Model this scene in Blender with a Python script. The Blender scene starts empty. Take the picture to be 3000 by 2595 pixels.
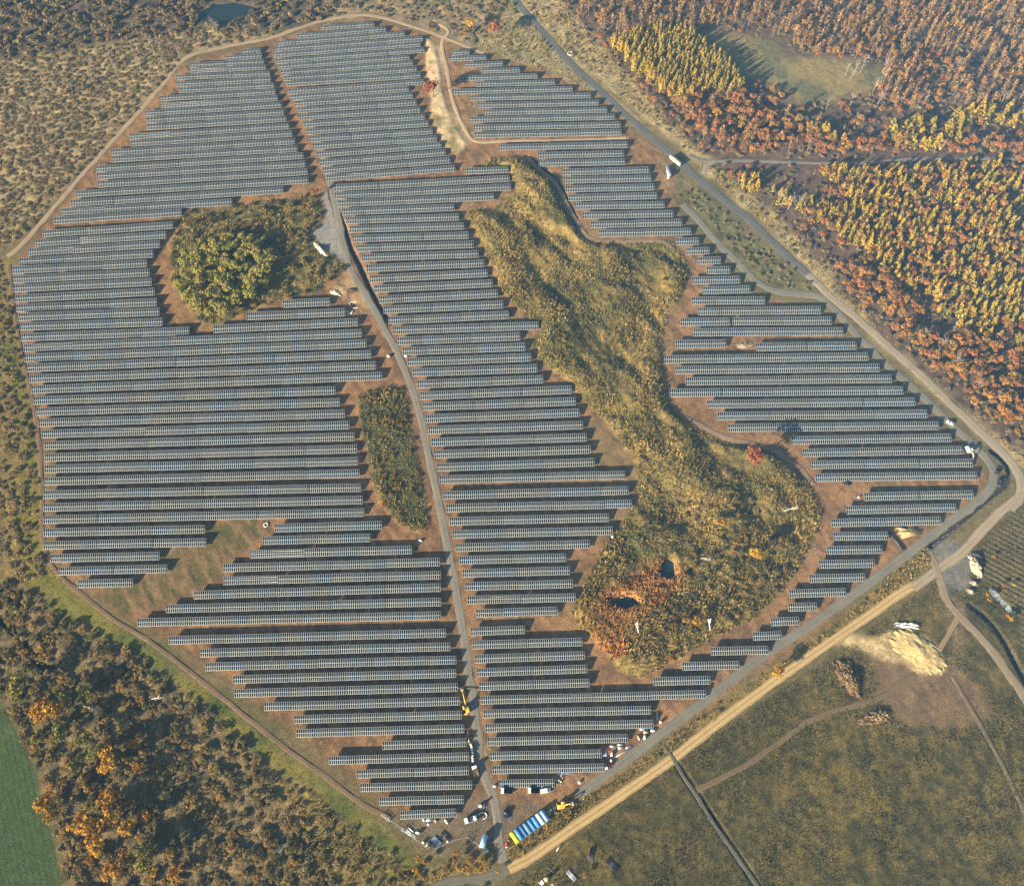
import bpy, bmesh, math, random
import numpy as np
from mathutils import Vector, Matrix, Euler
S = bpy.context.scene
COL = S.collection
RNG = np.random.default_rng(11)
random.seed(11)

# ------------------------------------------------ camera, sky, sun, exposure
CAM_H = 430.0
cam_d = bpy.data.cameras.new("camera")
cam = bpy.data.objects.new("camera", cam_d)
COL.objects.link(cam)
cam.location = (0, 0, CAM_H)
cam.rotation_euler = (math.radians(90 - 62), 0, 0)
cam_d.sensor_fit = 'VERTICAL'
cam_d.sensor_height = 24.0
cam_d.lens = 12.0 / math.tan(math.radians(25.0))
cam_d.clip_start = 1.0
cam_d.clip_end = 20000.0
S.camera = cam

SUN_EL = math.radians(18.5)
SUN_DIR = Vector((-0.77 * math.cos(SUN_EL), -0.64 * math.cos(SUN_EL), math.sin(SUN_EL))).normalized()
sun_d = bpy.data.lights.new("sun", 'SUN')
sun_d.energy = 5.0
sun_d.angle = math.radians(0.5)
sun_d.color = (1.0, 0.84, 0.60)
sun = bpy.data.objects.new("sun", sun_d)
COL.objects.link(sun)
sun.location = (0, 0, 600)
sun.rotation_euler = SUN_DIR.to_track_quat('Z', 'Y').to_euler()

world = bpy.data.worlds.new("World")
S.world = world
world.use_nodes = True
wn = world.node_tree.nodes
wn.clear()
wo = wn.new('ShaderNodeOutputWorld')
wb = wn.new('ShaderNodeBackground')
ws = wn.new('ShaderNodeTexSky')
ws.sky_type = 'NISHITA'
ws.sun_disc = False
ws.sun_elevation = SUN_EL
ws.sun_rotation = math.atan2(SUN_DIR.x, SUN_DIR.y)
ws.air_density = 1.2
ws.dust_density = 1.0
wb.inputs['Strength'].default_value = 0.05
world.node_tree.links.new(ws.outputs[0], wb.inputs['Color'])
world.node_tree.links.new(wb.outputs[0], wo.inputs['Surface'])

S.view_settings.view_transform = 'Standard'
S.view_settings.look = 'None'
S.view_settings.gamma = 1.0
S.view_settings.use_curve_mapping = False
S.view_settings.exposure = 1.6
S.cycles.max_bounces = 5
S.cycles.diffuse_bounces = 2
S.cycles.glossy_bounces = 2
S.cycles.transmission_bounces = 2
S.cycles.volume_bounces = 0

# ------------------------------------------------ plan of the site in metres, image pixels back-projected onto flat ground
ROWS=[["A",-176.8,516.9,-164.6,518.8,0.5,3.25],["A",-187.0,511.6,-163.3,513.5,1.0,3.26],["A",-209.0,505.0,-161.3,508.1,2.0,3.31],["A",-208.1,499.7,-159.4,503.0,2.0,3.36],["A",-216.2,493.6,-156.1,497.4,2.5,3.41],["A",-214.9,487.3,-154.6,491.8,2.5,3.46],["A",-212.1,482.0,-152.0,486.4,2.5,3.5],["A",-222.9,474.8,-150.6,480.8,3.0,3.56],["A",-221.3,468.5,-148.4,474.9,3.0,3.61],["A",-230.4,461.6,-145.4,468.9,3.5,3.66],["A",-228.3,455.6,-143.1,462.7,3.5,3.7],["A",-227.2,449.7,-140.9,456.7,3.5,3.75],["A",-236.3,441.8,-138.4,450.5,4.0,3.8],["A",-234.3,435.8,-135.9,444.1,4.0,3.85],["A",-244.8,428.5,-133.7,437.8,4.5,3.89],["A",-242.9,422.7,-131.3,431.6,4.5,3.93],["A",-251.1,415.1,-127.1,425.7,5.0,3.98],["A",-249.6,409.1,-125.2,419.1,5.0,4.02],["A",-247.7,402.6,-123.2,412.7,5.0,4.06],["A",-259.4,395.0,-122.1,406.0,5.5,4.1],["A",-260.7,387.8,-136.3,398.3,5.0,4.13],["A",-264.7,381.4,-165.4,389.0,4.0,4.16],["A",-268.0,374.6,-194.0,381.1,3.0,4.2],["A",-271.7,364.9,-197.5,371.3,3.0,4.23],["A",-274.4,358.0,-200.1,364.1,3.0,4.26],["A",-277.1,351.4,-202.7,357.2,3.0,4.28],["A",-280.1,344.5,-205.2,350.2,3.0,4.3],["A",-282.8,338.4,-207.5,343.3,3.0,4.32],["A",-280.8,332.0,-204.9,336.7,3.0,4.34],["A",-279.0,325.7,-202.4,330.1,3.0,4.36],["A",-276.3,318.6,-199.7,323.4,3.0,4.37],["A",-274.1,312.1,-197.1,316.2,3.0,4.39],["A",-271.6,306.1,-194.5,309.7,3.0,4.4],["A",-269.0,299.8,-191.6,302.8,3.0,4.41],["A",-266.5,292.7,-176.0,296.8,3.5,4.42],["A",-263.8,286.0,-81.7,295.4,7.0,4.42],["A",-261.6,279.4,-78.8,288.8,7.0,4.38],["A",-258.8,273.0,-75.8,281.8,7.0,4.34],["A",-255.8,266.3,-72.7,274.7,7.0,4.29],["A",-253.1,259.6,-69.3,268.0,7.0,4.25],["A",-250.4,252.8,-93.0,259.1,6.0,4.19],["A",-247.6,246.1,-90.1,252.0,6.0,4.15],["A",-244.7,239.5,-86.9,245.1,6.0,4.1],["A",-241.7,233.0,-84.0,238.2,6.0,4.06],["A",-238.7,226.3,-80.9,231.4,6.0,4.02],["A",-237.1,219.4,-79.1,224.3,6.0,3.99],["A",-235.6,212.9,-77.9,217.4,6.0,3.96],["A",-234.2,206.0,-76.7,210.4,6.0,3.92],["A",-232.7,198.7,-75.3,202.6,6.0,3.88],["A",-231.2,191.8,-74.1,195.8,6.0,3.85],["A",-229.6,185.2,-72.7,189.1,6.0,3.82],["A",-228.1,178.4,-149.7,180.2,3.0,3.78],["A",-226.4,171.7,-148.1,173.3,3.0,3.74],["A",-221.5,165.0,-169.5,166.3,2.0,3.7],["A",-216.5,158.5,-164.7,159.8,2.0,3.65],["A",-205.8,152.2,-179.7,152.8,1.0,3.61],["R",-127.1,315.0,-101.0,316.4,1.0,4.38],["R",-145.9,306.6,-92.0,309.3,2.0,4.4],["R",-163.0,298.1,-84.5,302.7,3.0,4.41],["R",-115.8,180.8,-63.6,182.3,2.0,3.79],["R",-120.9,174.1,-68.8,175.7,2.0,3.76],["R",-126.2,167.1,-48.3,169.4,3.0,3.72],["R",-138.1,160.2,-34.6,163.1,4.0,3.67],["R",-137.2,153.7,-33.9,156.6,4.0,3.62],["R",-149.9,146.7,-33.7,150.3,4.5,3.59],["R",-161.8,140.0,-33.3,143.2,5.0,3.56],["R",-174.0,133.3,-33.1,136.8,5.5,3.53],["R",-158.0,124.9,-30.5,128.4,5.0,3.49],["R",-142.7,119.0,-28.4,122.0,4.5,3.46],["R",-139.3,112.7,-25.4,115.9,4.5,3.44],["R",-126.0,106.9,-25.3,109.7,4.0,3.41],["R",-124.6,100.6,-24.4,103.4,4.0,3.38],["R",-110.4,94.8,-23.2,97.3,3.5,3.35],["R",-96.6,89.2,-22.4,91.3,3.0,3.33],["R",-94.9,83.2,-21.1,85.3,3.0,3.3],["R",-56.7,78.1,-19.9,79.4,1.5,3.28],["R",-79.5,71.8,-18.7,73.5,2.5,3.25],["R",-67.0,66.1,-18.7,67.6,2.0,3.23],["R",-65.2,60.6,-17.2,61.7,2.0,3.2],["R",-56.5,55.0,-20.6,55.9,1.5,3.17],["R",-47.3,49.6,-23.6,50.6,1.0,3.15],["B",-127.3,540.7,-91.9,544.0,1.5,3.36],["B",-142.7,532.2,-83.9,539.2,2.5,3.33],["B",-154.2,525.5,-71.1,534.8,3.5,3.3],["B",-155.1,520.0,-58.8,530.0,4.0,3.28],["B",-156.1,514.2,-60.2,524.8,4.0,3.26],["B",-153.7,508.4,-57.3,519.4,4.0,3.25],["B",-151.3,503.3,-66.7,512.4,3.5,3.3],["B",-149.1,497.6,-64.2,506.9,3.5,3.35],["B",-147.0,492.6,-61.5,501.2,3.5,3.4],["B",-144.5,487.8,-58.9,495.4,3.5,3.44],["B",-142.3,480.9,-56.0,489.6,3.5,3.5],["B",-140.6,475.5,-65.9,483.2,3.0,3.55],["B",-137.4,470.0,-63.1,477.3,3.0,3.59],["B",-134.9,464.2,-60.4,471.1,3.0,3.64],["B",-132.6,458.2,-57.7,464.9,3.0,3.69],["B",-129.9,452.1,-54.7,458.7,3.0,3.73],["B",-127.4,445.7,-52.1,452.8,3.0,3.78],["B",-124.7,439.5,-49.2,446.4,3.0,3.82],["B",-122.1,433.3,-46.3,440.4,3.0,3.87],["B",-119.2,426.7,-43.3,434.7,3.0,3.91],["B",-116.8,420.0,-40.6,428.5,3.0,3.95],["B",-114.0,413.7,-37.6,422.4,3.0,4.0],["B",-111.3,407.8,-34.4,415.7,3.0,4.04],["C",-28.4,413.1,-2.1,414.4,1.0,4.02],["C",-105.8,400.0,-1.6,407.4,4.0,4.08],["C",-105.2,393.7,-0.8,400.6,4.0,4.11],["C",-102.7,387.6,-10.8,392.9,3.5,4.14],["C",-99.9,381.3,-34.0,384.6,2.5,4.17],["C",-97.0,374.8,-31.1,377.4,2.5,4.2],["C",-94.4,368.1,-28.1,370.6,2.5,4.23],["C",-91.8,361.2,-25.1,363.7,2.5,4.25],["C",-88.8,354.2,-22.2,357.0,2.5,4.28],["C",-85.6,347.3,-19.1,350.2,2.5,4.3],["C",-82.4,339.8,-16.0,343.3,2.5,4.32],["C",-80.1,332.3,-13.9,336.3,2.5,4.34],["C",-77.2,325.4,-11.0,329.1,2.5,4.36],["C",-74.0,317.9,-8.1,322.1,2.5,4.38],["C",-71.0,311.0,-4.9,314.7,2.5,4.39],["C",-68.0,303.9,-1.7,307.5,2.5,4.4],["C",-65.0,297.3,14.5,300.3,3.0,4.41],["C",-62.1,290.3,4.4,293.3,2.5,4.42],["C",-59.1,283.7,7.2,286.6,2.5,4.39],["C",-56.1,276.8,10.3,279.8,2.5,4.34],["C",-53.1,270.1,13.5,272.9,2.5,4.3],["C",-50.1,262.9,16.5,265.9,2.5,4.25],["C",-48.2,255.8,31.4,259.5,3.0,4.21],["C",-46.5,249.1,33.3,252.5,3.0,4.16],["C",-44.9,241.9,35.0,245.5,3.0,4.11],["C",-43.1,235.1,36.6,238.2,3.0,4.06],["C",-41.3,228.1,38.3,231.0,3.0,4.03],["C",-39.6,221.1,40.0,223.9,3.0,3.99],["C",-37.9,213.8,41.7,216.8,3.0,3.96],["C",-36.3,206.9,56.8,209.6,3.5,3.92],["C",-34.3,198.3,58.0,201.0,3.5,3.88],["C",-32.5,191.3,59.3,193.8,3.5,3.84],["C",-30.7,184.3,47.6,186.3,3.0,3.81],["C",-28.9,177.4,49.1,179.5,3.0,3.77],["C",-27.1,170.5,37.6,172.4,2.5,3.74],["C",-25.4,164.1,26.0,165.5,2.0,3.69],["C",-23.6,157.4,27.6,158.8,2.0,3.64],["C",-22.3,150.9,28.8,152.2,2.0,3.6],["C",-21.0,144.2,30.0,145.6,2.0,3.57],["C",-16.8,137.8,21.2,139.0,1.5,3.54],["C",-19.1,129.0,6.0,130.0,1.0,3.5],["C",-18.1,122.8,32.3,124.2,2.0,3.48],["C",-17.0,116.3,33.2,118.0,2.0,3.45],["C",-16.0,110.0,34.1,111.8,2.0,3.42],["C",-14.9,103.8,34.9,105.4,2.0,3.39],["C",-13.9,97.7,86.9,100.3,4.0,3.37],["C",-12.7,91.7,61.8,93.4,3.0,3.34],["C",-11.7,85.6,62.5,87.4,3.0,3.31],["C",-10.7,79.7,50.8,81.1,2.5,3.29],["C",-9.6,73.7,39.1,74.8,2.0,3.26],["C",-8.6,67.9,40.0,68.9,2.0,3.23],["C",-5.7,62.2,18.3,62.5,1.0,3.21],["D",-39.6,516.3,-27.6,517.2,0.5,3.25],["D",-41.4,510.6,-16.7,512.0,1.0,3.27],["D",-30.5,505.0,-5.8,506.2,1.0,3.32],["D",-19.8,499.4,5.0,500.4,1.0,3.37],["D",-34.2,492.9,16.5,494.8,2.0,3.42],["D",-23.1,487.3,27.5,489.1,2.0,3.47],["D",-37.5,480.6,38.7,483.2,3.0,3.52],["D",-26.5,474.8,50.0,477.3,3.0,3.57],["D",-21.7,468.5,54.8,470.7,3.0,3.62],["D",-17.7,462.3,59.6,464.5,3.0,3.67],["D",-26.3,455.9,64.4,458.4,3.5,3.72],["D",-23.8,449.2,67.5,451.8,3.5,3.77],["D",-23.3,442.9,67.8,445.3,3.5,3.82],["D",-8.0,432.6,70.8,434.7,3.0,3.89],["D",15.7,425.8,68.0,427.6,2.0,3.94],["D",16.2,419.3,68.5,420.8,2.0,3.98],["D",30.2,412.4,82.8,414.1,2.0,4.03],["D",31.0,405.8,83.6,407.5,2.0,4.07],["D",32.0,399.0,84.9,400.6,2.0,4.1],["D",33.4,392.2,86.1,393.8,2.0,4.13],["D",37.1,385.6,89.9,386.9,2.0,4.16],["D",41.4,378.7,94.5,379.9,2.0,4.19],["D",45.9,371.8,99.1,373.2,2.0,4.22],["D",50.4,365.3,103.8,366.4,2.0,4.24],["E",94.5,358.9,107.8,359.2,0.5,4.27],["E",99.7,352.0,113.3,352.4,0.5,4.29],["E",105.3,345.1,118.9,345.5,0.5,4.31],["E",110.0,338.3,123.6,338.6,0.5,4.33],["E",101.2,331.2,128.4,331.7,1.0,4.35],["E",106.2,324.3,133.3,325.0,1.0,4.37],["E",99.8,317.2,140.5,317.3,1.5,4.38],["E",102.6,309.9,170.6,310.8,2.5,4.39],["E",92.4,302.7,119.6,303.3,1.0,4.41],["E",120.9,303.3,175.4,303.9,2.0,4.41],["E",98.8,296.0,180.5,296.7,3.0,4.42],["E",88.5,288.2,115.9,288.7,1.0,4.41],["E",131.7,286.3,186.4,287.4,2.0,4.4],["E",81.8,278.4,191.4,280.3,4.0,4.35],["E",86.8,271.6,196.2,273.2,4.0,4.31],["E",91.9,264.6,201.3,266.3,4.0,4.26],["E",82.8,257.5,206.0,259.1,4.5,4.21],["E",101.8,250.6,210.9,252.1,4.0,4.16],["E",106.7,243.4,215.7,244.9,4.0,4.11],["E",111.4,236.4,220.4,237.8,4.0,4.07],["E",143.1,229.1,225.2,230.8,3.0,4.03],["E",147.8,222.0,229.6,223.6,3.0,4.0],["E",151.2,215.2,232.9,216.4,3.0,3.96],["E",152.1,208.1,233.5,209.2,3.0,3.92],["E",174.8,197.6,229.4,198.9,2.0,3.87],["E",164.7,190.4,219.2,191.6,2.0,3.84],["E",156.1,183.5,210.2,184.7,2.0,3.8],["E",156.2,176.3,182.9,176.7,1.0,3.76],["E",151.9,169.2,178.6,169.7,1.0,3.72],["E",146.9,162.0,173.7,162.5,1.0,3.67],["E",141.1,154.8,167.8,155.4,1.0,3.62],["E",130.7,147.3,157.4,148.1,1.0,3.59],["E",129.2,140.7,142.7,141.1,0.5,3.56],["E",120.2,133.6,133.5,134.2,0.5,3.52],["E",111.1,126.8,124.4,127.3,0.5,3.49],["E",91.0,119.9,117.3,120.4,1.0,3.46],["E",77.3,112.9,103.4,113.4,1.0,3.43],["E",63.8,106.0,89.5,106.7,1.0,3.4]]
POLY={"soil":[[-214.2,507.7],[-189.9,517.9],[-165.2,527.4],[-143.4,537.9],[-124.6,547.7],[-96.8,552.6],[-61.3,539.9],[-42.8,530.2],[-34.5,525.5],[-11.6,513.2],[7.7,508.6],[36.2,492.6],[60.6,470.4],[77.9,446.8],[91.7,426.2],[98.1,411.3],[95.2,393.7],[104.6,367.3],[124.1,335.0],[139.1,321.2],[171.2,314.4],[184.4,294.6],[201.2,269.2],[221.2,239.1],[237.9,217.6],[238.4,203.7],[225.8,191.6],[200.3,174.5],[175.3,155.6],[153.6,138.5],[128.1,120.9],[89.4,97.3],[63.8,80.1],[43.6,65.6],[24.0,53.2],[5.0,45.7],[-7.5,38.9],[-22.0,41.8],[-38.9,46.7],[-49.5,49.2],[-58.3,55.5],[-71.9,67.3],[-95.1,83.9],[-118.9,99.1],[-143.8,117.0],[-168.9,130.9],[-191.1,144.1],[-207.5,150.1],[-219.3,160.6],[-229.3,178.4],[-242.0,227.5],[-257.6,266.1],[-268.2,291.4],[-282.5,335.0],[-279.8,352.7],[-269.4,382.2],[-254.2,421.3],[-234.9,463.0],[-221.5,494.0]],"isl_willow":[[-192.6,384.1],[-170.8,384.1],[-151.2,391.0],[-128.0,392.9],[-116.4,394.5],[-111.0,384.1],[-111.2,371.0],[-116.5,365.4],[-112.7,356.3],[-97.6,345.6],[-97.0,338.5],[-109.6,324.6],[-131.0,317.8],[-146.6,311.1],[-161.8,302.8],[-172.9,304.4],[-183.3,317.8],[-191.1,331.5],[-196.1,352.7],[-196.9,374.7]],"isl_big":[[-26.5,384.1],[-10.5,386.0],[1.2,395.6],[-0.3,415.3],[-18.3,419.3],[-13.9,424.5],[1.2,425.3],[13.2,417.3],[24.9,405.4],[33.2,382.2],[41.2,363.6],[46.9,360.7],[92.5,360.0],[98.1,349.1],[99.5,335.0],[91.9,317.8],[86.2,314.4],[81.5,288.2],[79.2,275.5],[80.4,257.0],[84.8,246.5],[102.7,231.8],[122.5,227.5],[132.3,224.7],[141.0,214.8],[148.4,205.1],[150.8,196.4],[152.6,188.9],[149.7,181.0],[138.6,163.1],[127.2,148.2],[114.0,136.1],[89.8,124.4],[68.4,112.9],[56.8,107.3],[50.2,109.5],[37.5,126.7],[30.8,131.4],[27.5,138.5],[32.5,148.2],[41.4,165.6],[62.4,197.0],[63.6,216.2],[52.1,236.2],[39.9,251.0],[29.9,266.1],[14.3,278.6],[13.2,291.4],[17.3,299.5],[6.5,307.8],[-7.2,328.1],[-15.9,352.7],[-21.8,367.3]],"isl_strip":[[-81.7,257.0],[-69.5,261.5],[-57.7,260.0],[-52.2,239.1],[-48.1,221.8],[-44.6,199.7],[-40.7,183.6],[-43.7,179.7],[-52.2,181.0],[-59.9,187.6],[-66.8,199.7],[-72.3,219.0],[-78.8,239.1]],"isl_sand":[[-57.7,533.6],[-49.2,526.4],[-45.5,512.3],[-45.2,485.0],[-40.9,469.5],[-32.7,454.5],[-26.8,437.7],[-33.5,426.2],[-39.8,433.5],[-46.4,449.4],[-50.9,463.0],[-53.5,494.0]],"rut_area":[[-150.7,184.4],[-119.0,183.6],[-114.9,179.7],[-124.1,175.8],[-134.4,163.1],[-142.4,153.1],[-164.1,142.8],[-181.8,138.0],[-195.1,146.5],[-180.0,153.1],[-163.4,159.3],[-169.7,168.1],[-148.2,173.2]],"forest_r":[[31.7,570.6],[445.6,634.3],[311.4,199.7],[260.1,219.0],[254.2,227.5],[237.8,245.0],[215.6,275.5],[196.9,304.4],[183.8,324.6],[163.9,360.0],[152.5,382.2],[134.7,405.4],[121.0,417.3],[110.5,433.5],[91.5,465.2],[74.3,491.7],[62.6,512.3],[47.5,540.8]],"clearing":[[116.1,533.6],[136.5,540.8],[171.8,533.6],[189.1,517.0],[245.7,507.7],[231.2,480.5],[182.4,469.5],[166.2,489.4],[141.0,491.7],[126.7,507.7]],"verge":[[-12.2,575.7],[31.8,575.7],[50.8,540.8],[65.8,512.3],[83.1,480.5],[100.0,454.5],[118.8,425.3],[137.4,403.4],[157.8,378.5],[171.4,352.7],[188.8,321.2],[205.3,291.4],[221.6,266.1],[237.8,245.0],[260.8,221.8],[258.0,210.6],[252.4,220.4],[242.8,233.3],[220.4,260.0],[202.0,288.2],[182.6,317.1],[169.5,340.3],[140.8,382.2],[120.2,409.3],[104.4,433.5],[79.0,465.2],[52.4,498.5],[27.4,528.8],[8.0,548.2]],"verge_left":[[-24.7,521.7],[-11.9,540.8],[-5.4,570.6],[4.7,560.6],[27.3,524.0],[52.2,494.0],[78.6,458.7],[71.8,448.1],[60.6,470.8],[36.3,493.0],[7.7,509.1]],"bank_dark":[[98.7,393.7],[107.6,401.5],[126.3,382.2],[148.7,352.7],[168.0,329.8],[172.3,321.9],[145.0,323.9],[128.0,345.6],[113.5,371.0]],"wood_tl":[[-432.4,623.3],[-117.5,623.3],[-124.9,550.6],[-156.9,540.8],[-182.6,536.0],[-209.7,540.8],[-240.9,531.2],[-279.2,526.4],[-306.4,517.0],[-393.3,494.0]],"scrub_tl":[[-393.3,494.0],[-306.4,517.0],[-240.9,531.2],[-209.7,540.8],[-156.5,537.0],[-212.3,516.0],[-224.3,491.7],[-238.4,465.2],[-257.6,423.3],[-274.1,389.8],[-284.8,361.8],[-310.0,349.1],[-345.3,335.0]],"top_mid":[[-124.9,550.6],[-115.8,601.8],[-9.0,601.8],[-5.4,570.6],[-11.9,540.8],[-24.7,524.0],[-42.9,532.2],[-61.4,541.8],[-96.9,554.1]],"left_edge":[[-345.3,335.0],[-310.0,349.1],[-287.4,349.1],[-278.2,321.2],[-267.7,291.4],[-256.1,263.1],[-241.2,226.1],[-228.3,177.1],[-217.5,158.1],[-234.0,153.1],[-292.7,160.6]],"green_band":[[-278.5,307.8],[-268.2,288.2],[-256.1,260.0],[-243.3,227.5],[-229.8,177.1],[-220.4,160.6],[-207.4,149.4],[-188.3,136.1],[-159.7,117.5],[-137.3,103.9],[-103.1,78.0],[-80.1,63.6],[-57.7,46.7],[-38.2,32.3],[-40.1,28.5],[-61.4,39.9],[-84.0,59.5],[-106.7,71.8],[-140.8,97.3],[-166.1,115.2],[-196.6,131.4],[-214.3,138.5],[-229.3,153.1],[-242.0,175.8],[-249.6,205.1],[-249.6,227.5],[-261.9,257.0],[-276.0,281.8]],"wood_bl":[[-288.9,148.2],[-234.0,153.1],[-214.3,138.5],[-196.6,131.4],[-166.1,115.2],[-140.8,97.3],[-116.4,80.1],[-106.2,67.7],[-91.6,51.6],[-68.7,28.5],[-67.4,12.0],[-185.6,3.1],[-184.1,23.0],[-200.7,59.5],[-210.9,75.9],[-229.9,99.5],[-288.9,148.2]],"field_bl":[[-309.9,140.9],[-229.6,98.4],[-216.8,82.2],[-204.8,63.6],[-193.9,43.8],[-185.1,23.0],[-179.7,3.1],[-265.0,3.1]],"rough_bl":[[-101.7,65.6],[-83.8,57.5],[-61.4,39.9],[-38.0,28.5],[-7.4,32.3],[-7.1,3.1],[-78.5,3.1],[-90.4,39.9]],"south_strip":[[-7.4,36.1],[19.8,51.6],[43.5,63.6],[63.7,78.0],[89.2,95.1],[127.6,117.5],[153.1,134.9],[174.6,151.9],[199.5,170.7],[206.2,168.1],[194.4,156.8],[156.9,130.2],[117.1,106.2],[79.2,82.2],[23.8,46.7],[0.8,32.3]],"field_br":[[0.8,23.0],[23.6,39.9],[78.8,77.0],[116.3,99.5],[155.7,123.2],[198.3,153.1],[221.1,170.7],[250.2,191.6],[324.5,242.0],[245.4,-14.1],[-7.0,-14.1]],"bare_br":[[159.1,123.2],[177.3,123.2],[191.3,117.9],[199.6,114.1],[204.4,108.8],[213.5,99.9],[213.7,91.2],[206.7,86.2],[191.8,84.8],[170.6,88.3],[161.7,99.9],[166.5,105.8],[164.5,115.6]],"bare_br2":[[201.2,150.3],[212.4,144.6],[209.7,125.6],[204.4,108.8],[199.9,108.8],[203.6,125.6],[203.6,139.8]],"gravel_yard":[[204.3,173.1],[214.5,175.6],[220.2,168.8],[223.4,165.4],[219.1,157.0],[216.6,149.6],[205.7,149.5],[202.6,157.0],[201.2,165.4]],"gravel_wedge":[[-114.4,398.3],[-109.3,397.6],[-102.9,374.7],[-93.6,349.1],[-94.7,345.6],[-100.7,349.1],[-106.8,354.5],[-115.5,364.3],[-116.7,368.0],[-109.2,374.0],[-108.8,382.2]],"sand_fan":[[150.0,124.9],[158.4,128.2],[168.5,126.5],[176.8,130.5],[186.4,129.5],[192.5,127.5],[195.9,123.6],[197.3,117.6],[198.5,112.8],[193.7,110.2],[187.3,109.9],[184.2,110.5],[178.6,114.4],[171.3,116.7],[165.5,120.3],[160.0,122.2]],"yard":[[-23.7,58.6],[-14.5,57.9],[-5.4,57.2],[8.0,54.6],[15.0,51.9],[-1.1,41.5],[-2.5,34.5],[-9.3,34.5],[-18.4,40.9],[-32.8,37.1],[-44.1,42.2],[-51.3,47.4],[-44.4,48.0],[-24.1,48.0]],"reed":[[32.9,137.3],[42.4,148.4],[59.3,155.3],[68.3,164.1],[75.2,166.8],[83.1,160.6],[81.5,151.8],[70.1,143.2],[63.0,134.7],[51.3,129.7],[54.0,119.9],[47.3,115.0],[39.7,123.1]],"debris":[[-102.9,324.5],[-100.2,330.7],[-95.5,334.3],[-93.3,342.5],[-90.4,342.5],[-88.2,333.4],[-84.1,322.3],[-80.0,313.5],[-77.4,307.1],[-82.1,308.8],[-86.1,314.8],[-90.6,308.8],[-94.0,315.7],[-99.0,321.0]],"crop_r":[[253.8,194.3],[321.8,233.3],[274.5,80.1],[234.4,117.5],[236.4,136.1],[224.2,153.1],[224.1,168.1]],"field_edge_grass":[[-171.4,144.5],[-145.5,158.1],[-144.0,148.2],[-174.7,137.3]]}
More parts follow.
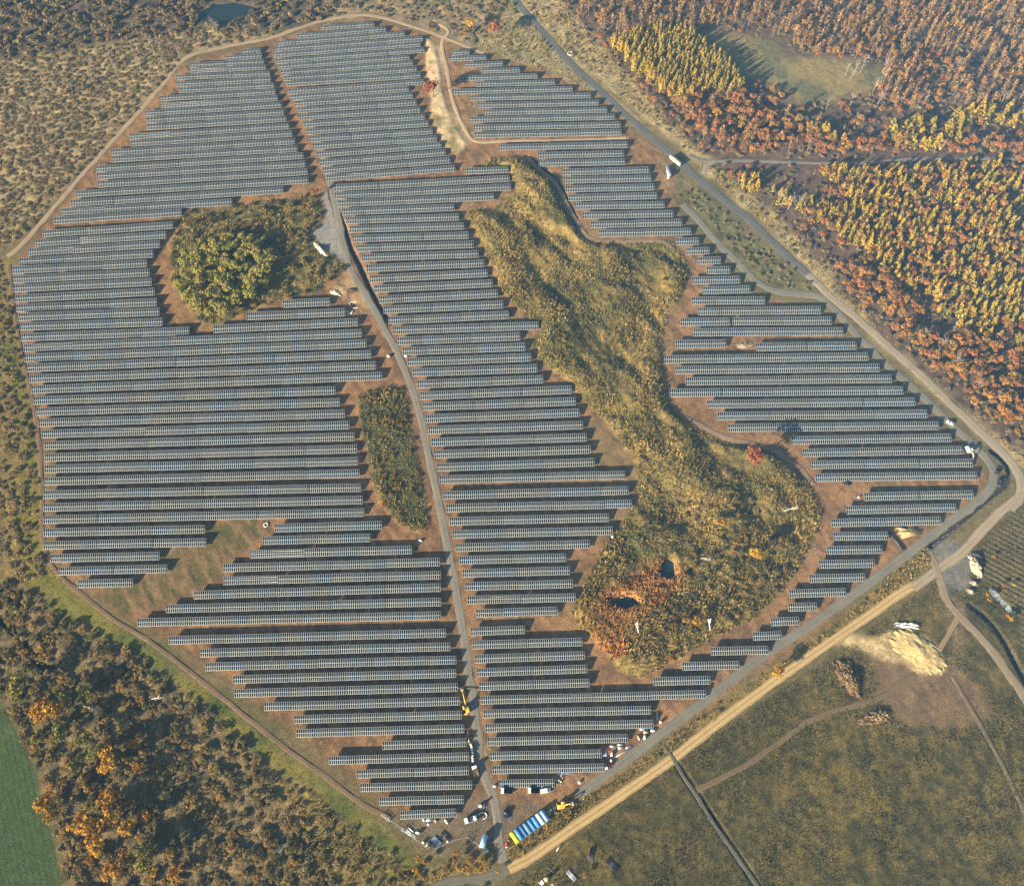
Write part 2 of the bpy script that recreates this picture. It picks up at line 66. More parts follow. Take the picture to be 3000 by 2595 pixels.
ROAD={"gravel_road":[4.3,[[-119.5,438.7],[-111.6,414.3],[-100.8,374.4],[-99.0,364.6],[-91.2,339.4],[-81.6,322.1],[-72.7,305.3],[-62.9,285.8],[-55.3,268.0],[-50.2,252.7],[-45.6,236.0],[-41.9,218.8],[-37.9,202.2],[-34.5,187.0],[-30.8,169.6],[-27.1,152.9],[-24.8,140.7],[-22.1,125.7],[-19.5,109.7],[-17.5,100.1],[-16.2,90.6],[-14.9,80.7],[-13.7,72.3],[-11.8,65.5],[-7.8,56.1],[-6.0,46.9],[-5.2,37.8],[-3.5,31.5]]],"perimeter_road":[4.6,[[27.8,57.2],[37.2,64.0],[47.6,70.8],[62.6,81.2],[77.2,91.2],[87.6,98.4],[103.7,110.3],[120.9,121.7],[137.6,131.8],[154.7,143.0],[169.6,152.7],[175.9,157.5],[196.0,171.3],[213.0,183.4],[226.3,192.3],[237.1,200.4],[242.2,207.7],[243.1,215.1],[238.0,225.4],[228.3,238.9],[215.0,257.8],[201.1,276.3],[187.7,296.5],[177.2,315.3],[171.7,321.0],[160.0,322.9],[147.4,325.2],[137.2,332.7],[128.4,345.6],[117.7,361.2],[109.6,376.0],[101.0,388.6]]],"sand_road":[4.6,[[-1.8,28.9],[7.8,33.3],[25.3,44.4],[39.6,53.3],[54.2,62.6],[69.1,72.2],[79.3,79.5],[98.1,92.6],[122.2,108.8],[147.2,124.8],[168.5,138.2],[184.4,148.6],[193.9,152.9]]],"corner_road":[4.6,[[190.3,150.4],[197.5,155.4],[205.8,161.2],[217.8,168.8],[229.9,180.0],[244.2,192.3],[253.9,198.6],[263.8,204.9]]],"forest_road":[5.4,[[-0.7,580.9],[4.4,567.3],[12.6,552.3],[24.5,532.0],[39.0,507.7],[55.2,485.0],[70.8,463.0],[86.0,443.2],[102.6,422.0],[111.7,409.3],[125.8,392.4],[138.7,377.2],[151.7,358.7],[162.8,343.2],[169.8,333.3]]],"diagonal_road":[5.0,[[167.5,336.7],[172.9,329.2],[178.1,321.0],[189.6,307.5],[202.7,290.1],[216.2,272.1],[228.3,254.7],[241.3,236.0],[250.8,222.6],[255.1,213.2],[255.5,204.9],[252.5,197.6],[246.4,191.4]]],"east_track":[4.2,[[201.5,168.8],[203.5,161.2],[204.2,153.7],[205.4,144.6],[210.4,135.8],[216.3,127.9],[221.7,118.6],[226.1,108.8],[230.0,99.9],[232.7,88.3]]],"forest_track":[2.6,[[108.3,427.4],[115.1,424.3],[123.0,423.3],[144.1,423.3],[174.0,422.0],[203.9,421.3],[234.5,424.0],[264.9,425.3],[312.2,424.7],[334.9,424.0]]],"forest_spur":[2.2,[[123.0,423.3],[118.6,419.3],[115.4,412.0]]],"field_track":[2.6,[[79.3,59.6],[91.5,65.3],[104.4,71.5],[118.5,80.5],[131.2,88.3],[143.7,93.4],[155.9,96.3],[166.9,99.9],[176.2,105.8],[183.6,109.6]]],"meadow_track":[2.4,[[196.4,120.2],[202.7,128.7],[210.2,138.2]]],"ditch_track":[1.9,[[66.2,78.4],[70.1,73.5],[73.8,66.0],[80.0,55.9],[86.0,45.4],[93.1,34.5],[99.5,24.5],[104.6,17.2]]],"south_track":[4.6,[[-36.1,19.0],[-29.5,22.7],[-22.8,24.2],[-14.7,24.8],[-7.2,26.4],[-1.8,28.9]]],"eastern_path":[2.0,[[199.9,108.8],[203.6,98.4],[207.7,87.6],[211.0,77.0],[213.9,68.0],[216.7,56.6],[219.0,46.1]]],"left_path":[2.3,[[-286.6,343.8],[-279.3,321.2],[-268.2,291.4],[-261.7,275.5],[-254.8,260.0],[-243.2,230.4],[-234.5,199.7],[-228.5,175.8],[-219.7,160.6],[-204.9,148.7],[-187.2,136.1],[-162.8,122.1],[-127.5,97.3],[-103.4,80.1],[-82.5,66.6],[-64.5,54.6],[-51.5,48.6]]],"upper_path":[3.0,[[-289.1,349.1],[-282.1,360.0],[-271.3,384.1],[-256.5,418.1],[-237.3,459.6],[-223.9,489.4],[-213.5,513.2],[-190.8,524.0],[-162.5,532.2],[-143.8,541.8],[-124.9,550.6],[-97.0,555.6],[-61.4,541.8],[-42.9,532.2],[-18.1,517.9]]],"island_path":[2.6,[[9.5,426.7],[16.4,415.9],[25.1,406.7],[31.7,391.1],[37.1,377.2],[46.2,362.4],[63.2,360.6],[87.0,360.0],[96.5,349.1]]],"bank_path":[2.6,[[90.5,243.8],[99.4,237.9],[111.4,231.1],[122.9,228.3],[134.1,223.5],[143.3,216.9],[148.9,209.5],[151.5,204.9]]],"cross_path":[2.4,[[-52.7,550.6],[-42.4,539.2],[-46.4,528.0],[-42.3,503.1],[-37.2,473.2],[-28.2,447.4],[-20.9,439.0],[-1.6,439.7],[37.0,440.4],[70.7,442.5]]]}
WATER={"pond_north":[[-212.0,552.3],[-209.4,560.6],[-203.4,565.6],[-191.5,568.1],[-182.3,566.4],[-172.9,562.6],[-176.6,557.2],[-185.1,553.9],[-186.2,545.7],[-191.4,543.8],[-201.6,545.7],[-208.4,546.5]],"pond_square":[[68.2,157.1],[71.4,161.5],[73.4,165.2],[78.4,164.9],[77.7,155.8],[74.3,154.9]],"pond_reedy":[[45.5,144.9],[48.9,145.8],[56.4,147.1],[59.4,144.9],[59.3,141.9],[53.5,139.8],[48.6,140.7],[45.6,142.4]],"ditch_water":[[225.6,150.6],[227.6,151.5],[229.8,148.7],[231.6,145.2],[234.0,142.2],[235.3,139.0],[233.5,138.2],[231.5,140.6],[229.2,143.8],[226.9,147.4]]}
SCAT={"larch_a":[[64.9,526.4],[96.9,540.8],[119.4,533.6],[136.8,512.3],[146.9,487.2],[146.1,480.5],[127.2,480.5],[114.1,473.9],[95.7,480.5],[81.1,498.5]],"larch_b":[[131.7,405.4],[168.9,417.3],[237.8,417.3],[320.8,425.3],[331.3,356.3],[310.1,281.8],[259.1,291.4],[235.7,307.8],[213.5,335.0],[190.2,363.6],[164.1,382.2]],"larch_c":[[187.0,458.7],[237.4,463.0],[347.9,469.5],[339.2,437.7],[262.2,433.5],[202.2,437.7],[179.0,446.0]],"oak_a":[[95.7,480.5],[114.1,473.9],[146.1,480.5],[162.8,463.0],[186.4,454.5],[202.2,437.7],[338.6,435.6],[336.4,427.4],[230.7,427.4],[139.9,425.3],[122.6,433.5],[111.9,450.2]],"oak_b":[[171.9,356.3],[194.7,356.3],[212.8,331.5],[235.0,304.4],[258.3,288.2],[309.2,278.6],[290.6,213.4],[264.3,227.5],[243.7,248.0],[223.5,275.5],[202.3,304.4],[182.7,335.0]],"birch_a":[[31.7,570.6],[159.9,601.8],[172.8,540.8],[136.5,540.8],[119.4,533.6],[96.9,540.8],[66.7,528.8],[51.1,550.6]],"birch_b":[[159.9,601.8],[401.1,601.8],[363.5,469.5],[238.2,467.3],[227.6,478.3],[245.7,507.7],[189.1,517.0],[171.8,533.6]],"scrub_tl":[[-393.3,494.0],[-306.4,517.0],[-240.9,531.2],[-209.7,540.8],[-156.5,537.0],[-212.3,516.0],[-224.3,491.7],[-238.4,465.2],[-257.6,423.3],[-274.1,389.8],[-284.8,361.8],[-310.0,349.1],[-345.3,335.0]],"wood_tl":[[-432.4,623.3],[-117.5,623.3],[-124.9,550.6],[-156.9,540.8],[-182.6,536.0],[-209.7,540.8],[-240.9,531.2],[-279.2,526.4],[-306.4,517.0],[-393.3,494.0]],"top_mid":[[-124.9,550.6],[-115.8,601.8],[-9.0,601.8],[-5.4,570.6],[-11.9,540.8],[-24.7,524.0],[-42.9,532.2],[-61.4,541.8],[-96.9,554.1]],"wood_bl":[[-288.9,148.2],[-234.0,153.1],[-214.3,138.5],[-196.6,131.4],[-166.1,115.2],[-140.8,97.3],[-116.4,80.1],[-106.2,67.7],[-91.6,51.6],[-68.7,28.5],[-67.4,12.0],[-185.6,3.1],[-184.1,23.0],[-200.7,59.5],[-210.9,75.9],[-229.9,99.5],[-288.9,148.2]],"rough_bl":[[-101.7,65.6],[-83.8,57.5],[-61.4,39.9],[-38.0,28.5],[-7.4,32.3],[-7.1,3.1],[-78.5,3.1],[-90.4,39.9]],"left_edge":[[-345.3,335.0],[-310.0,349.1],[-287.4,349.1],[-278.2,321.2],[-267.7,291.4],[-256.1,263.1],[-241.2,226.1],[-228.3,177.1],[-217.5,158.1],[-234.0,153.1],[-292.7,160.6]],"willow":[[-192.6,384.1],[-170.8,384.1],[-151.2,391.0],[-128.0,392.9],[-116.4,394.5],[-111.0,384.1],[-111.2,371.0],[-116.5,365.4],[-112.7,356.3],[-97.6,345.6],[-97.0,338.5],[-109.6,324.6],[-131.0,317.8],[-146.6,311.1],[-161.8,302.8],[-172.9,304.4],[-183.3,317.8],[-191.1,331.5],[-196.1,352.7],[-196.9,374.7]],"big":[[-26.5,384.1],[-10.5,386.0],[1.2,395.6],[-0.3,415.3],[-18.3,419.3],[-13.9,424.5],[1.2,425.3],[13.2,417.3],[24.9,405.4],[33.2,382.2],[41.2,363.6],[46.9,360.7],[92.5,360.0],[98.1,349.1],[99.5,335.0],[91.9,317.8],[86.2,314.4],[81.5,288.2],[79.2,275.5],[80.4,257.0],[84.8,246.5],[102.7,231.8],[122.5,227.5],[132.3,224.7],[141.0,214.8],[148.4,205.1],[150.8,196.4],[152.6,188.9],[149.7,181.0],[138.6,163.1],[127.2,148.2],[114.0,136.1],[89.8,124.4],[68.4,112.9],[56.8,107.3],[50.2,109.5],[37.5,126.7],[30.8,131.4],[27.5,138.5],[32.5,148.2],[41.4,165.6],[62.4,197.0],[63.6,216.2],[52.1,236.2],[39.9,251.0],[29.9,266.1],[14.3,278.6],[13.2,291.4],[17.3,299.5],[6.5,307.8],[-7.2,328.1],[-15.9,352.7],[-21.8,367.3]],"strip":[[-81.7,257.0],[-69.5,261.5],[-57.7,260.0],[-52.2,239.1],[-48.1,221.8],[-44.6,199.7],[-40.7,183.6],[-43.7,179.7],[-52.2,181.0],[-59.9,187.6],[-66.8,199.7],[-72.3,219.0],[-78.8,239.1]],"south_strip":[[-7.4,36.1],[19.8,51.6],[43.5,63.6],[63.7,78.0],[89.2,95.1],[127.6,117.5],[153.1,134.9],[174.6,151.9],[199.5,170.7],[206.2,168.1],[194.4,156.8],[156.9,130.2],[117.1,106.2],[79.2,82.2],[23.8,46.7],[0.8,32.3]],"bank":[[98.7,393.7],[107.6,401.5],[126.3,382.2],[148.7,352.7],[168.0,329.8],[172.3,321.9],[145.0,323.9],[128.0,345.6],[113.5,371.0]],"reed":[[32.9,137.3],[42.4,148.4],[59.3,155.3],[68.3,164.1],[75.2,166.8],[83.1,160.6],[81.5,151.8],[70.1,143.2],[63.0,134.7],[51.3,129.7],[54.0,119.9],[47.3,115.0],[39.7,123.1]],"field_br":[[0.8,23.0],[23.6,39.9],[78.8,77.0],[116.3,99.5],[155.7,123.2],[198.3,153.1],[221.1,170.7],[250.2,191.6],[324.5,242.0],[245.4,-14.1],[-7.0,-14.1]],"verge":[[-12.2,575.7],[31.8,575.7],[50.8,540.8],[65.8,512.3],[83.1,480.5],[100.0,454.5],[118.8,425.3],[137.4,403.4],[157.8,378.5],[171.4,352.7],[188.8,321.2],[205.3,291.4],[221.6,266.1],[237.8,245.0],[260.8,221.8],[258.0,210.6],[252.4,220.4],[242.8,233.3],[220.4,260.0],[202.0,288.2],[182.6,317.1],[169.5,340.3],[140.8,382.2],[120.2,409.3],[104.4,433.5],[79.0,465.2],[52.4,498.5],[27.4,528.8],[8.0,548.2]],"verge_left":[[-24.7,521.7],[-11.9,540.8],[-5.4,570.6],[4.7,560.6],[27.3,524.0],[52.2,494.0],[78.6,458.7],[71.8,448.1],[60.6,470.8],[36.3,493.0],[7.7,509.1]],"clearing":[[116.1,533.6],[136.5,540.8],[171.8,533.6],[189.1,517.0],[245.7,507.7],[231.2,480.5],[182.4,469.5],[166.2,489.4],[141.0,491.7],[126.7,507.7]],"field_bl":[[-309.9,140.9],[-229.6,98.4],[-216.8,82.2],[-204.8,63.6],[-193.9,43.8],[-185.1,23.0],[-179.7,3.1],[-265.0,3.1]],"willow_low":[[-193.1,349.1],[-171.9,358.7],[-153.5,363.6],[-139.3,356.3],[-131.7,339.7],[-138.9,322.1],[-148.9,314.4],[-159.4,304.4],[-168.1,302.2],[-178.4,310.0],[-186.6,326.9]],"big_thicket":[[68.0,185.1],[86.4,199.3],[113.1,205.0],[126.4,189.8],[135.4,175.9],[133.5,162.4],[122.9,144.9],[109.4,134.7],[96.6,129.7],[80.2,126.4],[65.5,124.0],[58.7,131.4],[69.9,140.7],[82.3,151.8],[78.6,166.8]],"big_upper":[[-26.5,384.1],[1.2,393.7],[16.1,413.3],[33.2,382.2],[46.8,360.0],[92.5,360.0],[98.9,335.0],[83.4,314.4],[79.2,275.5],[70.3,281.8],[30.7,294.6],[6.5,307.8],[-10.1,335.0]]}
TREES=[["gold",-197.1,54.0,9.4],["gold",-194.3,47.6,5.1],["gold",-170.2,54.0,9.4],["gold",-179.9,45.3,11.0],["gold",-173.4,42.2,10.1],["gold",-170.7,37.1,7.5],["gold",-166.9,47.6,6.8],["gold",-160.4,44.5,8.4],["gold",-154.5,49.2,5.9],["gold",-162.2,28.0,9.1],["gold",-205.9,92.5,8.0],["gold",-200.5,92.5,8.9],["gold",-211.2,92.5,5.3],["gold",-208.8,89.9,5.3],["gold",-175.1,76.2,5.2],["gold",-172.4,71.6,8.7],["gold",-139.0,27.6,5.0],["gold",-147.3,27.6,3.3],["gold",-141.0,34.4,4.2],["gold",-159.2,33.7,6.6],["gold",-164.4,77.5,5.2],["gold",-175.1,67.4,5.2],["gold",-173.1,32.9,5.0],["gold",-161.3,67.9,4.3],["olive",-218.9,102.3,10.8],["olive",-220.3,93.4,4.5],["olive",-195.6,82.2,7.9],["olive",-189.0,67.9,6.1],["olive",-185.4,79.6,7.0],["olive",-151.5,32.9,9.1],["olive",-179.8,73.7,6.1],["olive",-190.6,100.5,6.3],["olive",-199.7,96.9,6.3],["olive",-206.6,80.5,6.1],["gold",-39.2,32.5,3.3],["gold",-39.9,28.5,2.2],["gold",-23.7,34.8,2.5],["gold",-23.9,31.8,2.7],["gold",-22.1,28.7,3.0],["gold",-17.6,31.5,3.0],["gold",-14.0,32.3,2.5],["gold",-11.5,31.5,1.9],["gold",-12.9,28.7,2.7],["gold",-17.2,28.2,3.3],["gold",-19.7,30.0,2.2],["gold",-6.0,27.8,1.9],["gold",-35.9,31.5,2.5],["gold",23.1,49.2,1.4],["gold",7.6,39.8,1.7],["gold",4.8,34.4,1.9],["gold",30.1,26.4,2.2],["gold",100.8,182.5,4.3],["gold",116.1,164.9,7.1],["gold",80.6,133.9,2.8],["gold",71.5,116.2,2.6],["gold",84.8,133.1,4.9],["gold",223.6,144.4,3.1],["gold",223.9,147.0,1.6],["gold",231.5,135.3,2.8],["gold",230.6,136.9,2.1],["gold",231.3,165.8,1.3],["gold",232.6,151.5,1.3],["gold",237.6,151.7,1.6],["gold",120.0,109.5,5.7],["rust",121.2,216.2,10.0],["rust",-49.9,477.6,10.5],["rust",-10.5,532.8,9.8],["gold",-27.6,539.2,6.6],["gold",-32.4,535.2,2.7],["rust",-116.4,394.3,4.9]]
TRENCH=[[[-108.4,403.0],[-107.1,395.1],[-104.6,387.7],[-100.4,377.3],[-96.9,368.8],[-93.7,358.7],[-90.4,351.1],[-86.5,343.1],[-83.3,335.7],[-80.0,327.8],[-76.9,321.7],[-73.6,315.1],[-70.8,310.3],[-66.9,303.3]],[[72.6,69.4],[80.1,57.2],[89.1,41.9],[97.8,27.9],[102.3,20.2]],[[215.7,142.2],[222.0,135.8],[226.2,127.9],[229.6,117.1],[232.8,105.8]],[[203.4,172.2],[221.5,185.6],[239.3,199.0],[247.3,204.9],[251.1,210.4],[250.4,217.9],[245.3,224.5]],[[-242.5,137.4],[-229.4,127.9],[-219.4,117.9],[-213.0,112.9],[-208.7,113.7],[-204.3,117.9]],[[9.5,426.7],[26.2,408.0],[35.4,384.8],[38.9,372.2]]]
BARE=[[-258.6,504.6],[-273.6,504.6],[-290.5,471.0],[-279.7,481.3],[-307.4,463.0],[-300.1,463.0],[-234.3,518.5],[-231.3,520.1],[-217.3,513.9],[-224.6,500.0],[-195.6,534.4],[-198.5,539.2],[-175.7,532.8],[-340.7,550.6],[-328.9,552.3],[-239.6,500.0],[-253.6,495.5],[-201.3,536.0],[215.4,497.0],[221.0,498.5],[225.5,500.0],[217.8,492.4],[239.4,500.0],[229.5,480.5],[243.4,482.0],[251.0,494.0],[305.4,486.5],[286.2,500.0],[198.1,467.3],[212.6,467.3],[230.8,470.3],[242.0,468.8],[253.4,468.8],[308.9,470.3],[319.3,470.3],[259.9,470.3],[159.3,387.3],[162.9,384.8],[167.7,384.8],[171.0,387.3],[157.7,389.8],[221.8,291.1],[236.2,275.2],[245.5,261.8],[231.4,285.8],[254.0,253.7]]
